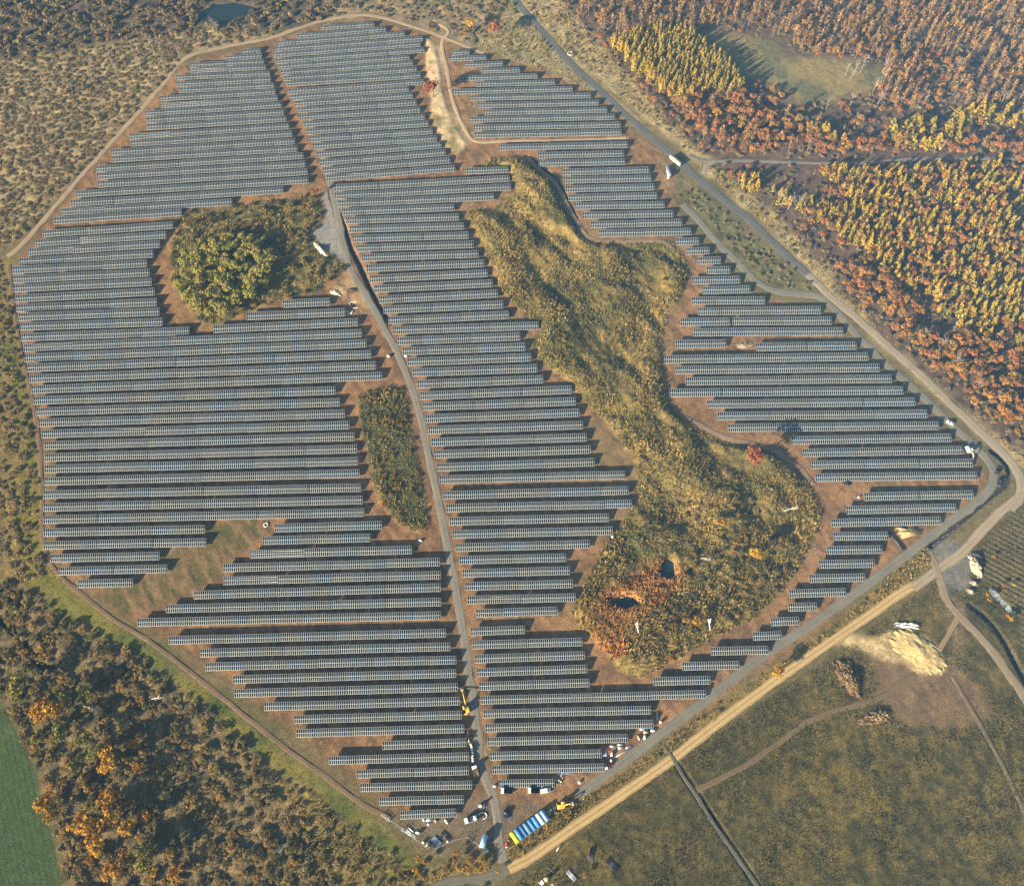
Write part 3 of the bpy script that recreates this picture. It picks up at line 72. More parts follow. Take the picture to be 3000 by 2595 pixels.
PROPS=[["container",1.18,40.9,-0.935,4.47,1.88,"bright yellow shipping container at the end of the container row","yellow"],["container",2.96,42.1,-0.937,4.47,1.88,"blue shipping container next to the yellow one","blue"],["container",4.75,43.3,-0.939,4.48,1.89,"blue shipping container two places from the yellow one","blue"],["container",6.54,44.5,-0.941,4.48,1.89,"dull faded blue shipping container in mid row","dull blue"],["container",8.34,45.71,-0.943,4.49,1.89,"bright blue shipping container beside the dull faded one","bright blue"],["container",10.15,46.92,-0.945,4.5,1.9,"bright blue shipping container beside the white one","bright blue"],["container",11.95,48.14,-0.947,4.5,1.9,"white shipping container between a bright blue and a pale blue one","white"],["container",13.77,49.35,-0.949,4.51,1.9,"pale weathered blue shipping container ending the row near the road","pale blue"],["pallet",-17.98,78.63,0.084,1.04,1.04,"white wrapped pallet topmost in the line of seven beside the gravel road","pallets lined up beside the gravel road"],["pallet",-17.6,77.65,0.084,1.04,1.04,"second white wrapped pallet from the top of the roadside line","pallets lined up beside the gravel road"],["pallet",-17.53,76.47,0.084,1.04,1.04,"third white wrapped pallet from the top of the roadside line","pallets lined up beside the gravel road"],["pallet",-17.35,75.3,0.084,1.04,1.03,"middle white wrapped pallet of the seven along the gravel road","pallets lined up beside the gravel road"],["pallet",-17.19,74.09,0.084,1.03,1.03,"fifth white wrapped pallet from the top of the roadside line","pallets lined up beside the gravel road"],["pallet",-17.05,72.94,0.084,1.03,1.03,"white wrapped pallet next to lowest in the roadside line","pallets lined up beside the gravel road"],["pallet",-16.99,71.78,0.084,1.03,1.03,"lowest white wrapped pallet of the line, nearest the dump truck","pallets lined up beside the gravel road"],["pallet",65.91,88.3,0.0,1.14,1.14,"small white wrapped pallet alone by the upright bluish bundle","pallets near the right road"],["pallet",62.23,84.68,-0.043,2.04,1.18,"white wrapped pallet nearest the perimeter road","pallets near the right road"],["pallet",59.01,84.01,0.063,2.1,1.25,"tan topped pallet below the light blue beam bundle","pallets near the right road"],["pallet",58.41,81.87,1.374,2.07,1.13,"white upright pallet under the tan topped one","pallets near the right road"],["pallet",55.79,81.59,-1.195,2.13,1.09,"tan tilted pallet among scattered debris","pallets near the right road"],["pallet",43.57,74.6,1.341,2.0,1.08,"tall white pallet beside the long white beams","pallets near the right road"],["pallet",43.15,71.97,1.319,1.11,1.01,"small white pallet above the red tarpaulin","pallets near the right road"],["beams",43.96,77.97,0.058,2.26,0.86,"short white beam bundle left of the material heap"],["beams",47.6,78.63,0.035,2.49,0.68,"upper white beam bundle of the material heap"],["beams",47.64,77.27,0.035,2.48,1.08,"wide grey white beam bundle in the material heap"],["beams",50.93,77.64,0.44,2.56,0.68,"slanted tan white beam bundle in the material heap"],["beams",48.32,75.25,0.492,9.46,0.58,"very long pair of white beams along the road"],["beams",40.66,74.93,-1.683,2.7,1.48,"upright bluish beam bundle at the end of a solar row"],["beams",58.3,85.3,0.034,3.87,0.73,"light blue beam bundle under a solar row end"],["beams",64.62,91.04,-1.592,3.6,0.78,"narrow bluish beam bundle standing apart in the shade"],["beams",42.13,77.43,-1.586,2.79,0.41,"single thin red bar lying beside white beams","red"],["sheet",43.13,70.19,0.351,1.74,1.21,"crumpled red tarpaulin at the edge of the perimeter road","red"],["loader",41.27,68.79,0.233,1.85,1.25,"small white and red loader beside the red tarpaulin","white"],["beams",23.54,66.65,0.045,9.11,0.64,"long bluish white beam bundle below the lowest long solar row"],["trestle",21.28,66.18,-0.574,2.26,1.71,"white triangular trestle lying on the bluish beams"],["sack",19.19,63.63,-0.167,0.73,0.64,"white sack at the upper left of a sack cluster","sacks beside the lowest solar row"],["sack",19.16,62.31,-0.167,0.73,0.64,"white sack at the lower left of a sack cluster","sacks beside the lowest solar row"],["sack",20.26,63.73,-0.167,0.73,0.64,"white sack in the middle of a sack cluster","sacks beside the lowest solar row"],["sack",21.1,63.22,-0.167,0.73,0.64,"white sack at the right of a sack cluster","sacks beside the lowest solar row"],["drum",29.09,62.92,0.0,1.28,1.28,"pale cable drum lying on its side near the perimeter road"],["pallet",-7.42,61.34,0.079,1.54,0.68,"long low white pallet left of the lowest solar row","pallets of the yard"],["car",14.42,59.48,0.205,4.36,1.91,"white van parked below the lowest solar row","white"],["truck",-2.37,59.38,3.107,4.68,1.7,"dark truck with white nose under the lowest solar row","black","white"],["truck",9.21,59.54,3.121,3.91,1.53,"dark truck with white cab beside the white van","black","white"],["car",-2.55,50.12,-1.544,3.55,1.35,"navy blue car parked on the open yard","navy"],["excavator",21.39,53.48,0.211,1.52,1.48,"yellow excavator with folded arm beside the container row","yellow"],["pallet",15.64,50.51,-1.076,1.88,0.72,"tan white box nearest the pale blue container","boxes beside the container row"],["pallet",16.46,51.64,-1.097,1.07,0.8,"white box between tan box and grey crate","boxes beside the container row"],["crate",17.99,52.39,-1.069,1.27,0.89,"grey crate near the yellow excavator","boxes beside the container row"],["drum",18.37,50.61,0.0,0.72,0.72,"small white drum beside the container row"],["sheet",19.5,50.9,-0.711,1.09,0.84,"small reddish tarpaulin beside the container row","red"],["truck",-17.41,47.93,-2.843,5.69,1.84,"white flatbed truck parked left of the yard","grey","white"],["loader",-13.03,53.34,0.078,2.03,1.24,"small white loader at the top of the yard","white"],["trailer",-11.8,39.35,1.275,5.08,1.55,"pale blue box trailer beside the gate","blue"],["crate",-10.62,36.14,-0.891,1.96,0.99,"white wire crate below the pale blue trailer","crates of the yard"],["beams",-31.82,39.35,-0.73,4.22,2.43,"wide stack of pale blue sheets in the lower left yard","blue"],["slab",-42.55,43.93,-0.675,2.81,0.56,"upper of three white slabs at the yard fence","white slabs at the yard fence"],["slab",-43.29,43.21,-0.674,2.81,0.55,"middle of three white slabs at the yard fence","white slabs at the yard fence"],["slab",-43.72,42.51,-0.673,2.81,0.55,"lower of three white slabs at the yard fence","white slabs at the yard fence"],["crate",-41.46,41.51,-0.694,2.25,1.44,"wire crate beside the white slabs","crates of the yard"],["crate",-45.6,43.85,-0.64,1.73,1.22,"empty wire crate above the white slabs","crates of the yard"],["crate",-52.53,48.14,-0.571,1.93,1.4,"wire crate by the fence under a shadow, lower of two","crates of the yard"],["crate",-54.28,49.4,-0.571,1.94,1.34,"wire crate by the fence under a shadow, upper of two","crates of the yard"],["crate",-33.42,37.77,-1.045,1.18,0.72,"tiny wire crate right of the tan pallet","crates of the yard"],["crate",-34.5,37.36,-0.426,0.99,0.77,"tiny wire crate below the tan pallet","crates of the yard"],["pallet",-39.3,42.69,-0.427,1.24,0.94,"white pallet right of the slabs","pallets of the yard"],["pallet",-40.05,42.82,-1.042,0.96,0.61,"narrow white pallet right of the slabs","pallets of the yard"],["pallet",-37.14,39.02,-0.664,1.16,0.94,"white pallet at the yard fence corner","pallets of the yard"],["pallet",-35.36,38.08,1.001,2.3,1.16,"tan pallet at the yard fence corner","pallets of the yard"],["pallet",-37.35,47.75,-0.923,1.18,0.78,"white pallet at the left under the lowest left row","pallets of the yard"],["pallet",-32.35,47.49,-0.974,1.26,0.67,"tan pallet under the lowest left row","pallets of the yard"],["pallet",-27.44,46.71,-0.203,1.03,0.95,"white pallet under the right end of the lowest left row","pallets of the yard"],["beams",-34.87,47.75,-0.031,3.35,0.95,"white beam bundle under the lowest left solar row"],["drum",-28.09,47.62,0.0,0.89,0.89,"cable drum under the lowest left solar row"],["drum",-35.28,46.06,0.0,0.95,0.95,"white cable drum standing out below the lowest left row"],["drum",-26.93,39.35,0.0,0.88,0.88,"round white tank alone in the dark yard"],["beams",-28.03,41.66,-0.688,4.05,1.55,"dark steel beam bundle in the dark yard","black"],["curve",-12.49,49.45,-1.45,2.64,1.4,"curved pale pipe end beside the white truck"],["loader",-2.19,38.62,1.019,2.1,1.66,"red tractor beside the yellow container","red"],["slab",-1.97,37.22,0.258,1.59,0.77,"pale concrete slab below the red tractor","slabs near the gate"],["mixer",13.72,24.69,0.617,2.56,1.36,"cream cement mixer inside the small fenced plot"],["beams",11.75,23.33,-0.667,2.39,0.49,"white beam pair inside the small fenced plot"],["beams",24.63,26.42,-0.815,4.77,1.96,"striped white beam stack in the lower meadow"],["crate",17.09,23.08,0.511,2.51,1.08,"tan frame crate at the bottom edge","crates of the lower meadow"],["beams",33.11,34.56,1.297,4.73,2.09,"dark pipe stack with white ends in the lower meadow","black"],["beams",41.42,30.28,-0.799,5.59,2.19,"dark beam stack half hidden in its shadow","black"],["slab",19.57,36.97,0.868,3.33,0.83,"pale culvert slab below the sand road","slabs near the gate"],["car",227.12,240.19,2.563,3.6,1.72,"white car in the shade along the right end of the rows","white"],["car",245.04,212.51,1.042,4.33,2.19,"black car parked at the bend, upper of two","black"],["car",244.7,206.29,-2.084,4.56,2.18,"black car parked at the bend, lower of two","black"],["excavator",233.01,223.77,-1.297,2.14,1.56,"white excavator reaching down at the end of a solar row","white"],["excavator",-20.42,93.9,-1.317,2.8,1.65,"yellow excavator with outstretched arm beside the gravel road","yellow","long"],["auger",-19.17,81.86,-1.427,4.45,1.36,"red and white drilling rig beside the gravel road"],["truck",-15.9,67.46,1.852,3.77,1.65,"cream dump truck with tipped tan bed beside the road","tan","white"],["trailer",94.43,413.32,-1.489,7.89,2.32,"long grey roofed cabin beside the diagonal road","grey"],["trailer",99.33,422.02,-0.901,8.94,2.52,"tan covered lorry trailer beside the diagonal road","tan"],["slab",94.42,409.17,0.233,2.05,0.89,"small white slab at the foot of the grey cabin","slabs by the far cabin"],["slab",100.17,416.9,-0.223,1.62,0.72,"white slab beside the tan trailer","slabs by the far cabin"],["ring",38.23,517.61,0.0,3.46,3.24,"white ring lying beside the diagonal road"],["pallet",-66.48,281.22,-0.255,1.68,1.07,"white pallet left of the gravel road near the sandy bank","pallets of the upper site"],["pallet",-57.07,281.22,-0.255,1.67,1.07,"white pallet right of the gravel road at a row end","pallets of the upper site"],["pallet",49.03,176.75,0.881,1.34,0.64,"white pallet at a row end beside the island path","pallets of the upper site"],["pallet",-44.44,174.68,-0.437,1.63,0.8,"white pallet near the strip island and gravel road","pallets of the upper site"],["car",167.51,205.64,2.666,2.4,1.16,"black car below the right rows at the island path","black"],["drum",172.55,197.92,0.0,0.98,0.98,"white drum in the shade left of a right-hand row"],["pipe",186.6,174.34,-1.081,11.29,1.28,"dark pipe lying beside the timber stack"],["logs",193.61,178.66,0.093,11.19,4.98,"stack of pale yellow timber at the perimeter road"],["ring",-120.73,183.01,0.361,1.98,1.78,"pale ring lying at the left end of a solar row"],["curve",-87.72,315.49,1.05,4.02,1.42,"pale loop of conduit on the debris heap"],["slab",-88.41,310.72,1.188,3.17,1.2,"long concrete slab on the debris heap","concrete slabs on the debris heap"],["slab",-91.03,310.29,-0.718,2.62,2.12,"square concrete slab on the debris heap","concrete slabs on the debris heap"],["heap",-98.9,323.61,-0.443,6.19,3.04,"white sand heap beside the debris","white"],["heap",-90.11,325.38,0.274,6.55,3.22,"dark soil heap beside the gravel road","dark"],["heap",126.09,288.66,0.146,8.82,3.75,"pale debris heap between two right-hand rows","debris"],["heap",152.54,107.8,-1.202,16.1,7.98,"rugged brown brushwood heap with a long shadow","brush"],["heap",161.36,90.25,0.282,15.47,4.7,"low brown stump heap with pale ends","brush"],["heap",186.97,120.26,-0.694,23.08,11.97,"broad bright sand heap beside the sand road","sand"],["sheet",183.3,132.16,-0.078,10.36,2.62,"white tarpaulin draped over a ridge behind the sand heap","white"],["heap",222.7,161.47,-1.502,10.69,5.03,"pale rubble heap at the crossroads","rubble"],["heap",224.63,166.97,-0.677,6.35,2.66,"black earth heap behind the rubble","black"],["heap",219.73,153.12,-0.465,3.69,2.36,"upper ridged spoil heap below the rubble","spoil"],["heap",217.09,149.0,-0.463,3.68,2.35,"lower ridged spoil heap below the rubble","spoil"],["heap",-110.15,354.35,-0.876,12.16,2.76,"bright pale bank below the gravel wedge","white"],["deadtree",-159.78,98.44,0.193,6.11,0.89,"pale dead tree lying in the dark wood beside the meadow"],["deadtree",-188.02,93.93,-0.349,9.31,0.88,"long pale dead tree lying deep in the dark wood"],["deadtree",-94.53,38.01,-2.137,8.31,0.83,"pale bare trunk leaning in the lower wood"],["deadtree",57.79,130.15,1.856,3.81,0.65,"white bleached branches on the rusty reeds"],["deadtree",91.62,132.24,1.682,4.7,0.65,"forked white dead branches on the island"],["deadtree",92.63,164.15,-0.338,4.31,0.67,"thin pale dead branch in the island thicket"],["deadtree",137.24,190.94,0.18,5.94,0.65,"pale dead branch in the dark island hollow"],["fence",[[-55.4,50.0],[-48.5,45.8],[-40.1,39.9],[-34.5,36.3],[-31.3,36.9],[-24.0,39.9],[-18.7,40.9],[-14.7,38.3],[-11.1,35.5]],"thin wire fence with pale posts round the yard"],["fence",[[1.8,38.0],[-2.9,35.7],[-2.5,33.2]],"short wire fence beside the yellow container"],["fence",[[9.6,24.1],[15.2,29.0],[17.0,27.5]],"wire fence of the small plot at the bottom edge"],["fence",[[204.6,172.5],[207.5,174.4],[210.2,176.7],[213.0,178.3],[215.8,180.1],[219.0,182.7]],"low pale post fence along the perimeter road ditch"]]

# ------------------------------------------------ helpers
def tag(o, label=None, cat=None, group=None, kind=None):
    if label: o['label'] = label
    if cat: o['category'] = cat
    if group: o['group'] = group
    if kind: o['kind'] = kind
    return o

def npmesh(name, verts, faces, uvs=None, attrs=None, cols=None, smooth=False, mats=(), midx=None):
    """verts (n,3); faces: (m,k) array or list of arrays of several k"""
    me = bpy.data.meshes.new(name)
    verts = np.asarray(verts, dtype=np.float32)
    fl = faces if isinstance(faces, list) else [faces]
    fl = [np.asarray(f, dtype=np.int32) for f in fl if len(f)]
    loops = np.concatenate([f.ravel() for f in fl])
    tot = np.concatenate([np.full(len(f), f.shape[1], dtype=np.int32) for f in fl])
    start = np.concatenate([[0], np.cumsum(tot)[:-1]]).astype(np.int32)
    me.vertices.add(len(verts)); me.vertices.foreach_set('co', verts.ravel())
    me.loops.add(len(loops)); me.loops.foreach_set('vertex_index', loops)
    me.polygons.add(len(tot)); me.polygons.foreach_set('loop_start', start); me.polygons.foreach_set('loop_total', tot)
    if smooth: me.polygons.foreach_set('use_smooth', np.ones(len(tot), dtype=bool))
    if midx is not None: me.polygons.foreach_set('material_index', np.asarray(midx, dtype=np.int32))
    if uvs is not None:
        l = me.uv_layers.new(name='UVMap'); l.data.foreach_set('uv', np.asarray(uvs, dtype=np.float32)[loops].ravel())
    for k, v in (attrs or {}).items():
        a = me.attributes.new(k, 'FLOAT', 'POINT'); a.data.foreach_set('value', np.asarray(v, dtype=np.float32))
    if cols is not None:
        a = me.attributes.new('cover', 'FLOAT_COLOR', 'POINT')
        c = np.ones((len(verts), 4), dtype=np.float32); c[:, :3] = cols
        a.data.foreach_set('color', c.ravel())
    for m in mats: me.materials.append(m)
    me.update(calc_edges=True)
    me.validate()
    return me

def link(name, me, parent=None, loc=None):
    o = bpy.data.objects.new(name, me)
    COL.objects.link(o)
    if parent: o.parent = parent
    if loc is not None: o.location = loc
    return o

def empty(name, loc, rz=0.0):
    o = bpy.data.objects.new(name, None)
    COL.objects.link(o)
    o.location = loc
    o.rotation_euler = (0, 0, rz)
    o.empty_display_size = 0.5
    return o

def vnoise(x, y, scale, seed):
    """smooth value noise in 0..1"""
    r = np.random.default_rng(seed)
    n = 256
    tab = r.random((n, n)).astype(np.float32)
    u = np.asarray(x) / scale + 1000.0; v = np.asarray(y) / scale + 1000.0
    iu = np.floor(u).astype(int); iv = np.floor(v).astype(int)
    fu = (u - iu); fv = (v - iv)
    fu = fu * fu * (3 - 2 * fu); fv = fv * fv * (3 - 2 * fv)
    a = tab[iu % n, iv % n]; b = tab[(iu + 1) % n, iv % n]; c = tab[iu % n, (iv + 1) % n]; d = tab[(iu + 1) % n, (iv + 1) % n]
    return (a * (1 - fu) + b * fu) * (1 - fv) + (c * (1 - fu) + d * fu) * fv

def fbm(x, y, scale, seed, octs=4, gain=.55):
    s = 0; w = 0; a = 1.0
    for i in range(octs):
        s = s + a * vnoise(x, y, scale / 2 ** i, seed + 17 * i); w += a; a *= gain
    return s / w

def inside(poly, x, y):
    x = np.asarray(x, dtype=np.float64); y = np.asarray(y, dtype=np.float64)
    r = np.zeros(x.shape, dtype=bool); n = len(poly)
    for i in range(n):
        x1, y1 = poly[i]; x2, y2 = poly[(i + 1) % n]
        if y1 == y2: continue
        c = ((y1 > y) != (y2 > y)) & (x < (x2 - x1) * (y - y1) / (y2 - y1) + x1)
        r ^= c
    return r

def smooth_line(pts, step=3.0):
    p = np.array(pts, dtype=float)
    d = np.r_[0, np.cumsum(np.hypot(*np.diff(p, axis=0).T))]
    q = []
    P0 = np.vstack([2 * p[0] - p[1], p, 2 * p[-1] - p[-2]])
    for i in range(len(p) - 1):
        n = max(2, int((d[i + 1] - d[i]) / step))
        for k in range(n):
            t = k / n
            a, b, c, e = P0[i], P0[i + 1], P0[i + 2], P0[i + 3]
            q.append(.5 * ((2 * b) + (-a + c) * t + (2 * a - 5 * b + 4 * c - e) * t * t + (-a + 3 * b - 3 * c + e) * t ** 3))
    q.append(p[-1])
    return np.array(q)

class NT:
    """small node-tree writer"""
    def __init__(s, name):
        s.m = bpy.data.materials.new(name); s.m.use_nodes = True
        s.t = s.m.node_tree; s.t.nodes.clear()
        s.out = s.n('ShaderNodeOutputMaterial'); s.b = s.n('ShaderNodeBsdfPrincipled')
        s.l(s.b.outputs[0], s.out.inputs[0])
    def n(s, k, **kw):
        q = s.t.nodes.new(k)
        for a, v in kw.items(): setattr(q, a, v)
        return q
    def l(s, a, b): s.t.links.new(a, b)
    def val(s, sock, v):
        if hasattr(v, 'is_linked') or isinstance(v, bpy.types.NodeSocket): s.l(v, sock)
        else: sock.default_value = v
    def math(s, op, a, b=None, c=None):
        q = s.n('ShaderNodeMath', operation=op)
        s.val(q.inputs[0], a)
        if b is not None: s.val(q.inputs[1], b)
        if c is not None: s.val(q.inputs[2], c)
        return q.outputs[0]
    def mix(s, f, a, b, mode='MIX'):
        q = s.n('ShaderNodeMix', data_type='RGBA', blend_type=mode)
        s.val(q.inputs[0], f); s.val(q.inputs[6], a); s.val(q.inputs[7], b)
        return q.outputs[2]
    def noise(s, scale, detail=3, vec=None, rough=.6):
        q = s.n('ShaderNodeTexNoise'); q.inputs['Scale'].default_value = scale; q.inputs['Detail'].default_value = detail
        q.inputs['Roughness'].default_value = rough
        if vec is not None: s.l(vec, q.inputs['Vector'])
        return q.outputs['Fac']
    def pos(s): return s.n('ShaderNodeNewGeometry').outputs['Position']
    def attr(s, name): return s.n('ShaderNodeAttribute', attribute_name=name)
    def ramp(s, f, stops, interp='LINEAR'):
        q = s.n('ShaderNodeValToRGB'); q.color_ramp.interpolation = interp
        e = q.color_ramp.elements
        while len(e) < len(stops): e.new(0.5)
        for i, (p, c) in enumerate(stops):
            e[i].position = p; e[i].color = (*c, 1) if len(c) == 3 else c
        s.l(f, q.inputs[0]); return q.outputs[0]
    def rng(s, v, a, b, c, d):
        q = s.n('ShaderNodeMapRange'); s.val(q.inputs[0], v)
        for i, k in enumerate((a, b, c, d)): q.inputs[i + 1].default_value = k
        return q.outputs[0]
    def fin(s, col=None, rough=.9, spec=.2, metal=0.0):
        if col is not None: s.val(s.b.inputs['Base Color'], col if not isinstance(col, tuple) else (*col, 1))
        s.val(s.b.inputs['Roughness'], rough); s.b.inputs['Specular IOR Level'].default_value = spec
        s.b.inputs['Metallic'].default_value = metal
        return s.m

def plain(name, c, rough=.7, spec=.3, metal=0.0, var=.25, scale=3.0):
    t = NT(name)
    f = t.noise(scale, 3, t.pos())
    k = t.rng(f, .3, .7, 1 - var, 1 + var)
    col = t.mix(1.0, (*c, 1), k, 'MULTIPLY')
    return t.fin(col, rough, spec, metal)

# ------------------------------------------------ land cover
GX0, GX1, GY0, GY1, GS = -420.0, 420.0, -40.0, 700.0, 0.8
gx = np.arange(GX0, GX1 + .01, GS); gy = np.arange(GY0, GY1 + .01, GS)
NXg, NYg = len(gx), len(gy)
XX, YY = np.meshgrid(gx, gy)
XX = XX.astype(np.float32); YY = YY.astype(np.float32)

def raster(poly):
    m = np.zeros((NYg, NXg), dtype=np.float32)
    p = np.array(poly); q = np.roll(p, -1, axis=0)
    for j in range(NYg):
        y = gy[j] + 1e-4
        k = (p[:, 1] > y) != (q[:, 1] > y)
        if not k.any(): continue
        xs = np.sort(p[k, 0] + (y - p[k, 1]) / (q[k, 1] - p[k, 1]) * (q[k, 0] - p[k, 0]))
        for a, b in zip(xs[::2], xs[1::2]):
            ia = int(np.searchsorted(gx, a)); ib = int(np.searchsorted(gx, b))
            m[j, ia:ib] = 1
    return m

def box(m, r):
    for ax in (0, 1):
        c = np.cumsum(np.pad(m, [(r + 1, r) if a == ax else (0, 0) for a in (0, 1)], mode='edge'), axis=ax)
        m = (np.take(c, range(2 * r + 1, c.shape[ax]), axis=ax) - np.take(c, range(0, c.shape[ax] - 2 * r - 1), axis=ax)) / (2 * r + 1)
    return m

W1 = (fbm(XX, YY, 9.0, 5, 3) - .5); W2 = (fbm(XX, YY, 9.0, 9, 3) - .5)
def soft(poly, rag=4.0, blur=1):
    m = raster(poly)
    jj, ii = np.mgrid[0:NYg, 0:NXg]
    ii = np.clip((ii + W1 * rag / GS * 2).round().astype(int), 0, NXg - 1)
    jj = np.clip((jj + W2 * rag / GS * 2).round().astype(int), 0, NYg - 1)
    m = m[jj, ii]
    return box(box(m, blur), blur) if blur else m

N20 = fbm(XX, YY, 24.0, 21, 4); N5 = fbm(XX, YY, 5.0, 31, 3); N2 = fbm(XX, YY, 2.4, 41, 2, .7); N60 = fbm(XX, YY, 70.0, 51, 3)
# long streaks (wind-laid grass, tyre marks) along a slanted axis
STR = fbm((XX * .83 + YY * .55), (XX * -.55 + YY * .83) * .22, 1.9, 61, 2)
def sat(v, a, b): return np.clip((v - a) / (b - a), 0, 1)
ALB = np.zeros((NYg, NXg, 3), dtype=np.float32)
HGT = np.zeros((NYg, NXg), dtype=np.float32)
def C(*c): return np.array(c, dtype=np.float32)
def mixc(a, b, k): return a * (1 - k[..., None]) + b * k[..., None]
def lay(m, col, h=None):
    global ALB, HGT
    ALB = ALB * (1 - m[..., None]) + col * m[..., None]
    if h is not None: HGT = HGT * (1 - m) + h * m
def two(c1, c2, n, a=.35, b=.65): return mixc(np.broadcast_to(c1, ALB.shape), np.broadcast_to(c2, ALB.shape), sat(n, a, b))

P = POLY
rough_h = (N5 - .5) * 1.1 + (N2 - .5) * .8
lay(np.ones_like(N20), two(C(.11, .095, .045), C(.16, .125, .06), N20), rough_h * .5)
lay(soft(P['forest_r'], 6, 2), two(C(.085, .062, .052), C(.13, .085, .055), N5), rough_h * .5)
lay(soft(P['clearing'], 8, 4), two(C(.12, .115, .06), C(.22, .17, .075), N20, .42, .58), rough_h * .4)
lay(soft(P['wood_tl'], 6, 2), two(C(.08, .07, .055), C(.12, .09, .06), N5), rough_h * .6)
lay(soft(P['scrub_tl'], 5, 2), two(C(.21, .165, .09), C(.34, .26, .14), N5, .3, .7), rough_h * .9)
lay(soft(P['top_mid'], 5, 2), two(C(.16, .13, .08), C(.3, .22, .12), N5), rough_h * .7)
lay(soft(P['left_edge'], 5, 2), two(C(.13, .11, .05), C(.22, .16, .06), N20), rough_h * .8)
lay(soft(P['wood_bl'], 5, 2), two(C(.10, .09, .05), C(.19, .135, .065), N5), rough_h * 1.0)
lay(soft(P['rough_bl'], 5, 2), two(C(.13, .11, .04), C(.24, .17, .055), N20), rough_h * .9)
ploughs = .5 + .5 * np.sin((XX * .91 + YY * .42) * 2 * math.pi / 2.4)
lay(soft(P['field_bl'], 1.5, 1), two(C(.055, .085, .034), C(.15, .15, .06), .55 * N20 + .45 * (YY - 60) / 170) * (.9 + .2 * ploughs[..., None]), (ploughs - .5) * .10)
lay(soft(P['verge'], 5, 2), two(C(.24, .19, .095), C(.38, .30, .15), N5, .3, .65), rough_h * .6)
lay(soft(P['verge_left'], 5, 2), two(C(.19, .17, .08), C(.3, .24, .13), N5, .3, .65), rough_h * .6)
lay(soft(P['field_br'], 3, 2), mixc(two(C(.050, .047, .020), C(.115, .092, .034), .25 * N20 + .35 * N5 + .4 * N2), np.broadcast_to(C(.17, .125, .035), ALB.shape), sat(N60 * .4 + N5 * .6, .54, .70) * .6), rough_h * .38)
rowsr = .5 + .5 * np.sin((XX * .55 + YY * .83) * 2 * math.pi / 2.6)
lay(soft(P['crop_r'], 2, 1), two(C(.07, .062, .03), C(.15, .12, .06), rowsr * .6 + N5 * .4), (rowsr - .5) * .5)
lay(soft(P['green_band'], 3, 2), two(C(.07, .095, .025), C(.17, .15, .035), N20, .35, .6), rough_h * .25)
lay(soft(P['south_strip'], 1.5, 1), two(C(.12, .10, .035), C(.24, .165, .055), N5, .3, .7), rough_h * .8)
soil = soft(P['soil'], 3.0, 2)
soilc = two(C(.14, .084, .045), C(.28, .158, .075), .5 * N5 + .5 * STR, .36, .64)
soilc = mixc(soilc, np.broadcast_to(C(.155, .135, .065), ALB.shape), sat(N20 * .6 + N60 * .4, .55, .68) * .5)
soilc = mixc(soilc, np.broadcast_to(C(.36, .26, .16), ALB.shape), sat(N2 * .6 + N20 * .4, .70, .78) * .6)
lay(soil, soilc, (N5 - .5) * .12)
lay(soft(P['rut_area'], 4, 2), mixc(two(C(.085, .085, .034), C(.14, .105, .05), .5 * N20 + .5 * N5), np.broadcast_to(C(.19, .125, .065), ALB.shape), sat(STR, .5, .66)), (N5 - .5) * .35 + (STR - .5) * .4)
lay(soft(P['bank_dark'], 3, 2), two(C(.085, .085, .04), C(.14, .125, .055), N5), rough_h * .8)
gbig = mixc(two(C(.09, .082, .03), C(.24, .17, .058), .55 * N20 + .45 * N5, .38, .62), np.broadcast_to(C(.055, .062, .022), ALB.shape), sat(fbm(XX, YY, 32, 77, 3), .48, .62) * .85)
mound = fbm(XX, YY, 45, 88, 2)
big = soft(P['isl_big'], 2.5, 1)
edge = box(box(raster(P['isl_big']), 6), 6)
rid = fbm((XX * .62 - YY * .78) * .42, XX * .78 + YY * .62, 20, 93, 3)
lay(big, gbig, sat(edge, .45, 1) * (1.0 + 4.0 * (mound - .35) + sat(YY, 120, 210) * 9.0 * (rid - .5)) + rough_h * 1.1 + (STR - .5) * .5)
lay(soft(P['reed'], 6, 3) * .9, two(C(.27, .14, .06), C(.36, .2, .085), N5), None)
lay(soft(P['isl_strip'], 2, 1), mixc(gbig * 1.05, np.broadcast_to(C(.07, .075, .032), ALB.shape), sat(-YY, -300, -262)), rough_h * 1.0 + .5)
lay(soft(P['isl_willow'], 2, 1), two(C(.09, .085, .035), C(.19, .15, .055), N5), rough_h * 1.0 + .4)
lay(soft(P['isl_sand'], 2, 1), mixc(two(C(.42, .31, .17), C(.55, .42, .24), N5), np.broadcast_to(C(.2, .17, .07), ALB.shape), sat(N20, .5, .62) * (np.abs(YY - 445) < 45)), (N5 - .3) * 1.0 + .5)
lay(soft(P['bare_br'], 6, 4) * .8, two(C(.14, .095, .06), C(.19, .125, .075), .5 * N5 + .5 * STR), (N5 - .5) * .3)
lay(soft(P['bare_br2'], 3, 2) * .8, two(C(.17, .12, .07), C(.23, .165, .10), N5), (N5 - .5) * .15)
lay(soft(P['sand_fan'], 3, 1) * np.clip(.25 + 1.5 * (.5 * N5 + .5 * STR - .18), 0, 1), two(C(.50, .36, .17), C(.66, .50, .26), N5), (N5 - .4) * .5 + (STR - .5) * .5)
lay(soft(P['gravel_yard'], 2.5, 2) * .9, two(C(.13, .125, .12), C(.19, .175, .155), N5), (N2 - .5) * .1)
lay(soft(P['gravel_wedge'], 1, 1), two(C(.19, .18, .165), C(.25, .235, .21), N20), (N2 - .5) * .08)
lay(soft(P['yard'], 5, 3) * .85, two(C(.115, .098, .072), C(.185, .14, .09), .6 * N20 + .4 * N5), (N5 - .5) * .1)
lay(soft(P['debris'], 3, 2) * .85, two(C(.27, .17, .09), C(.42, .29, .15), N5), (N5 - .45) * 1.6)
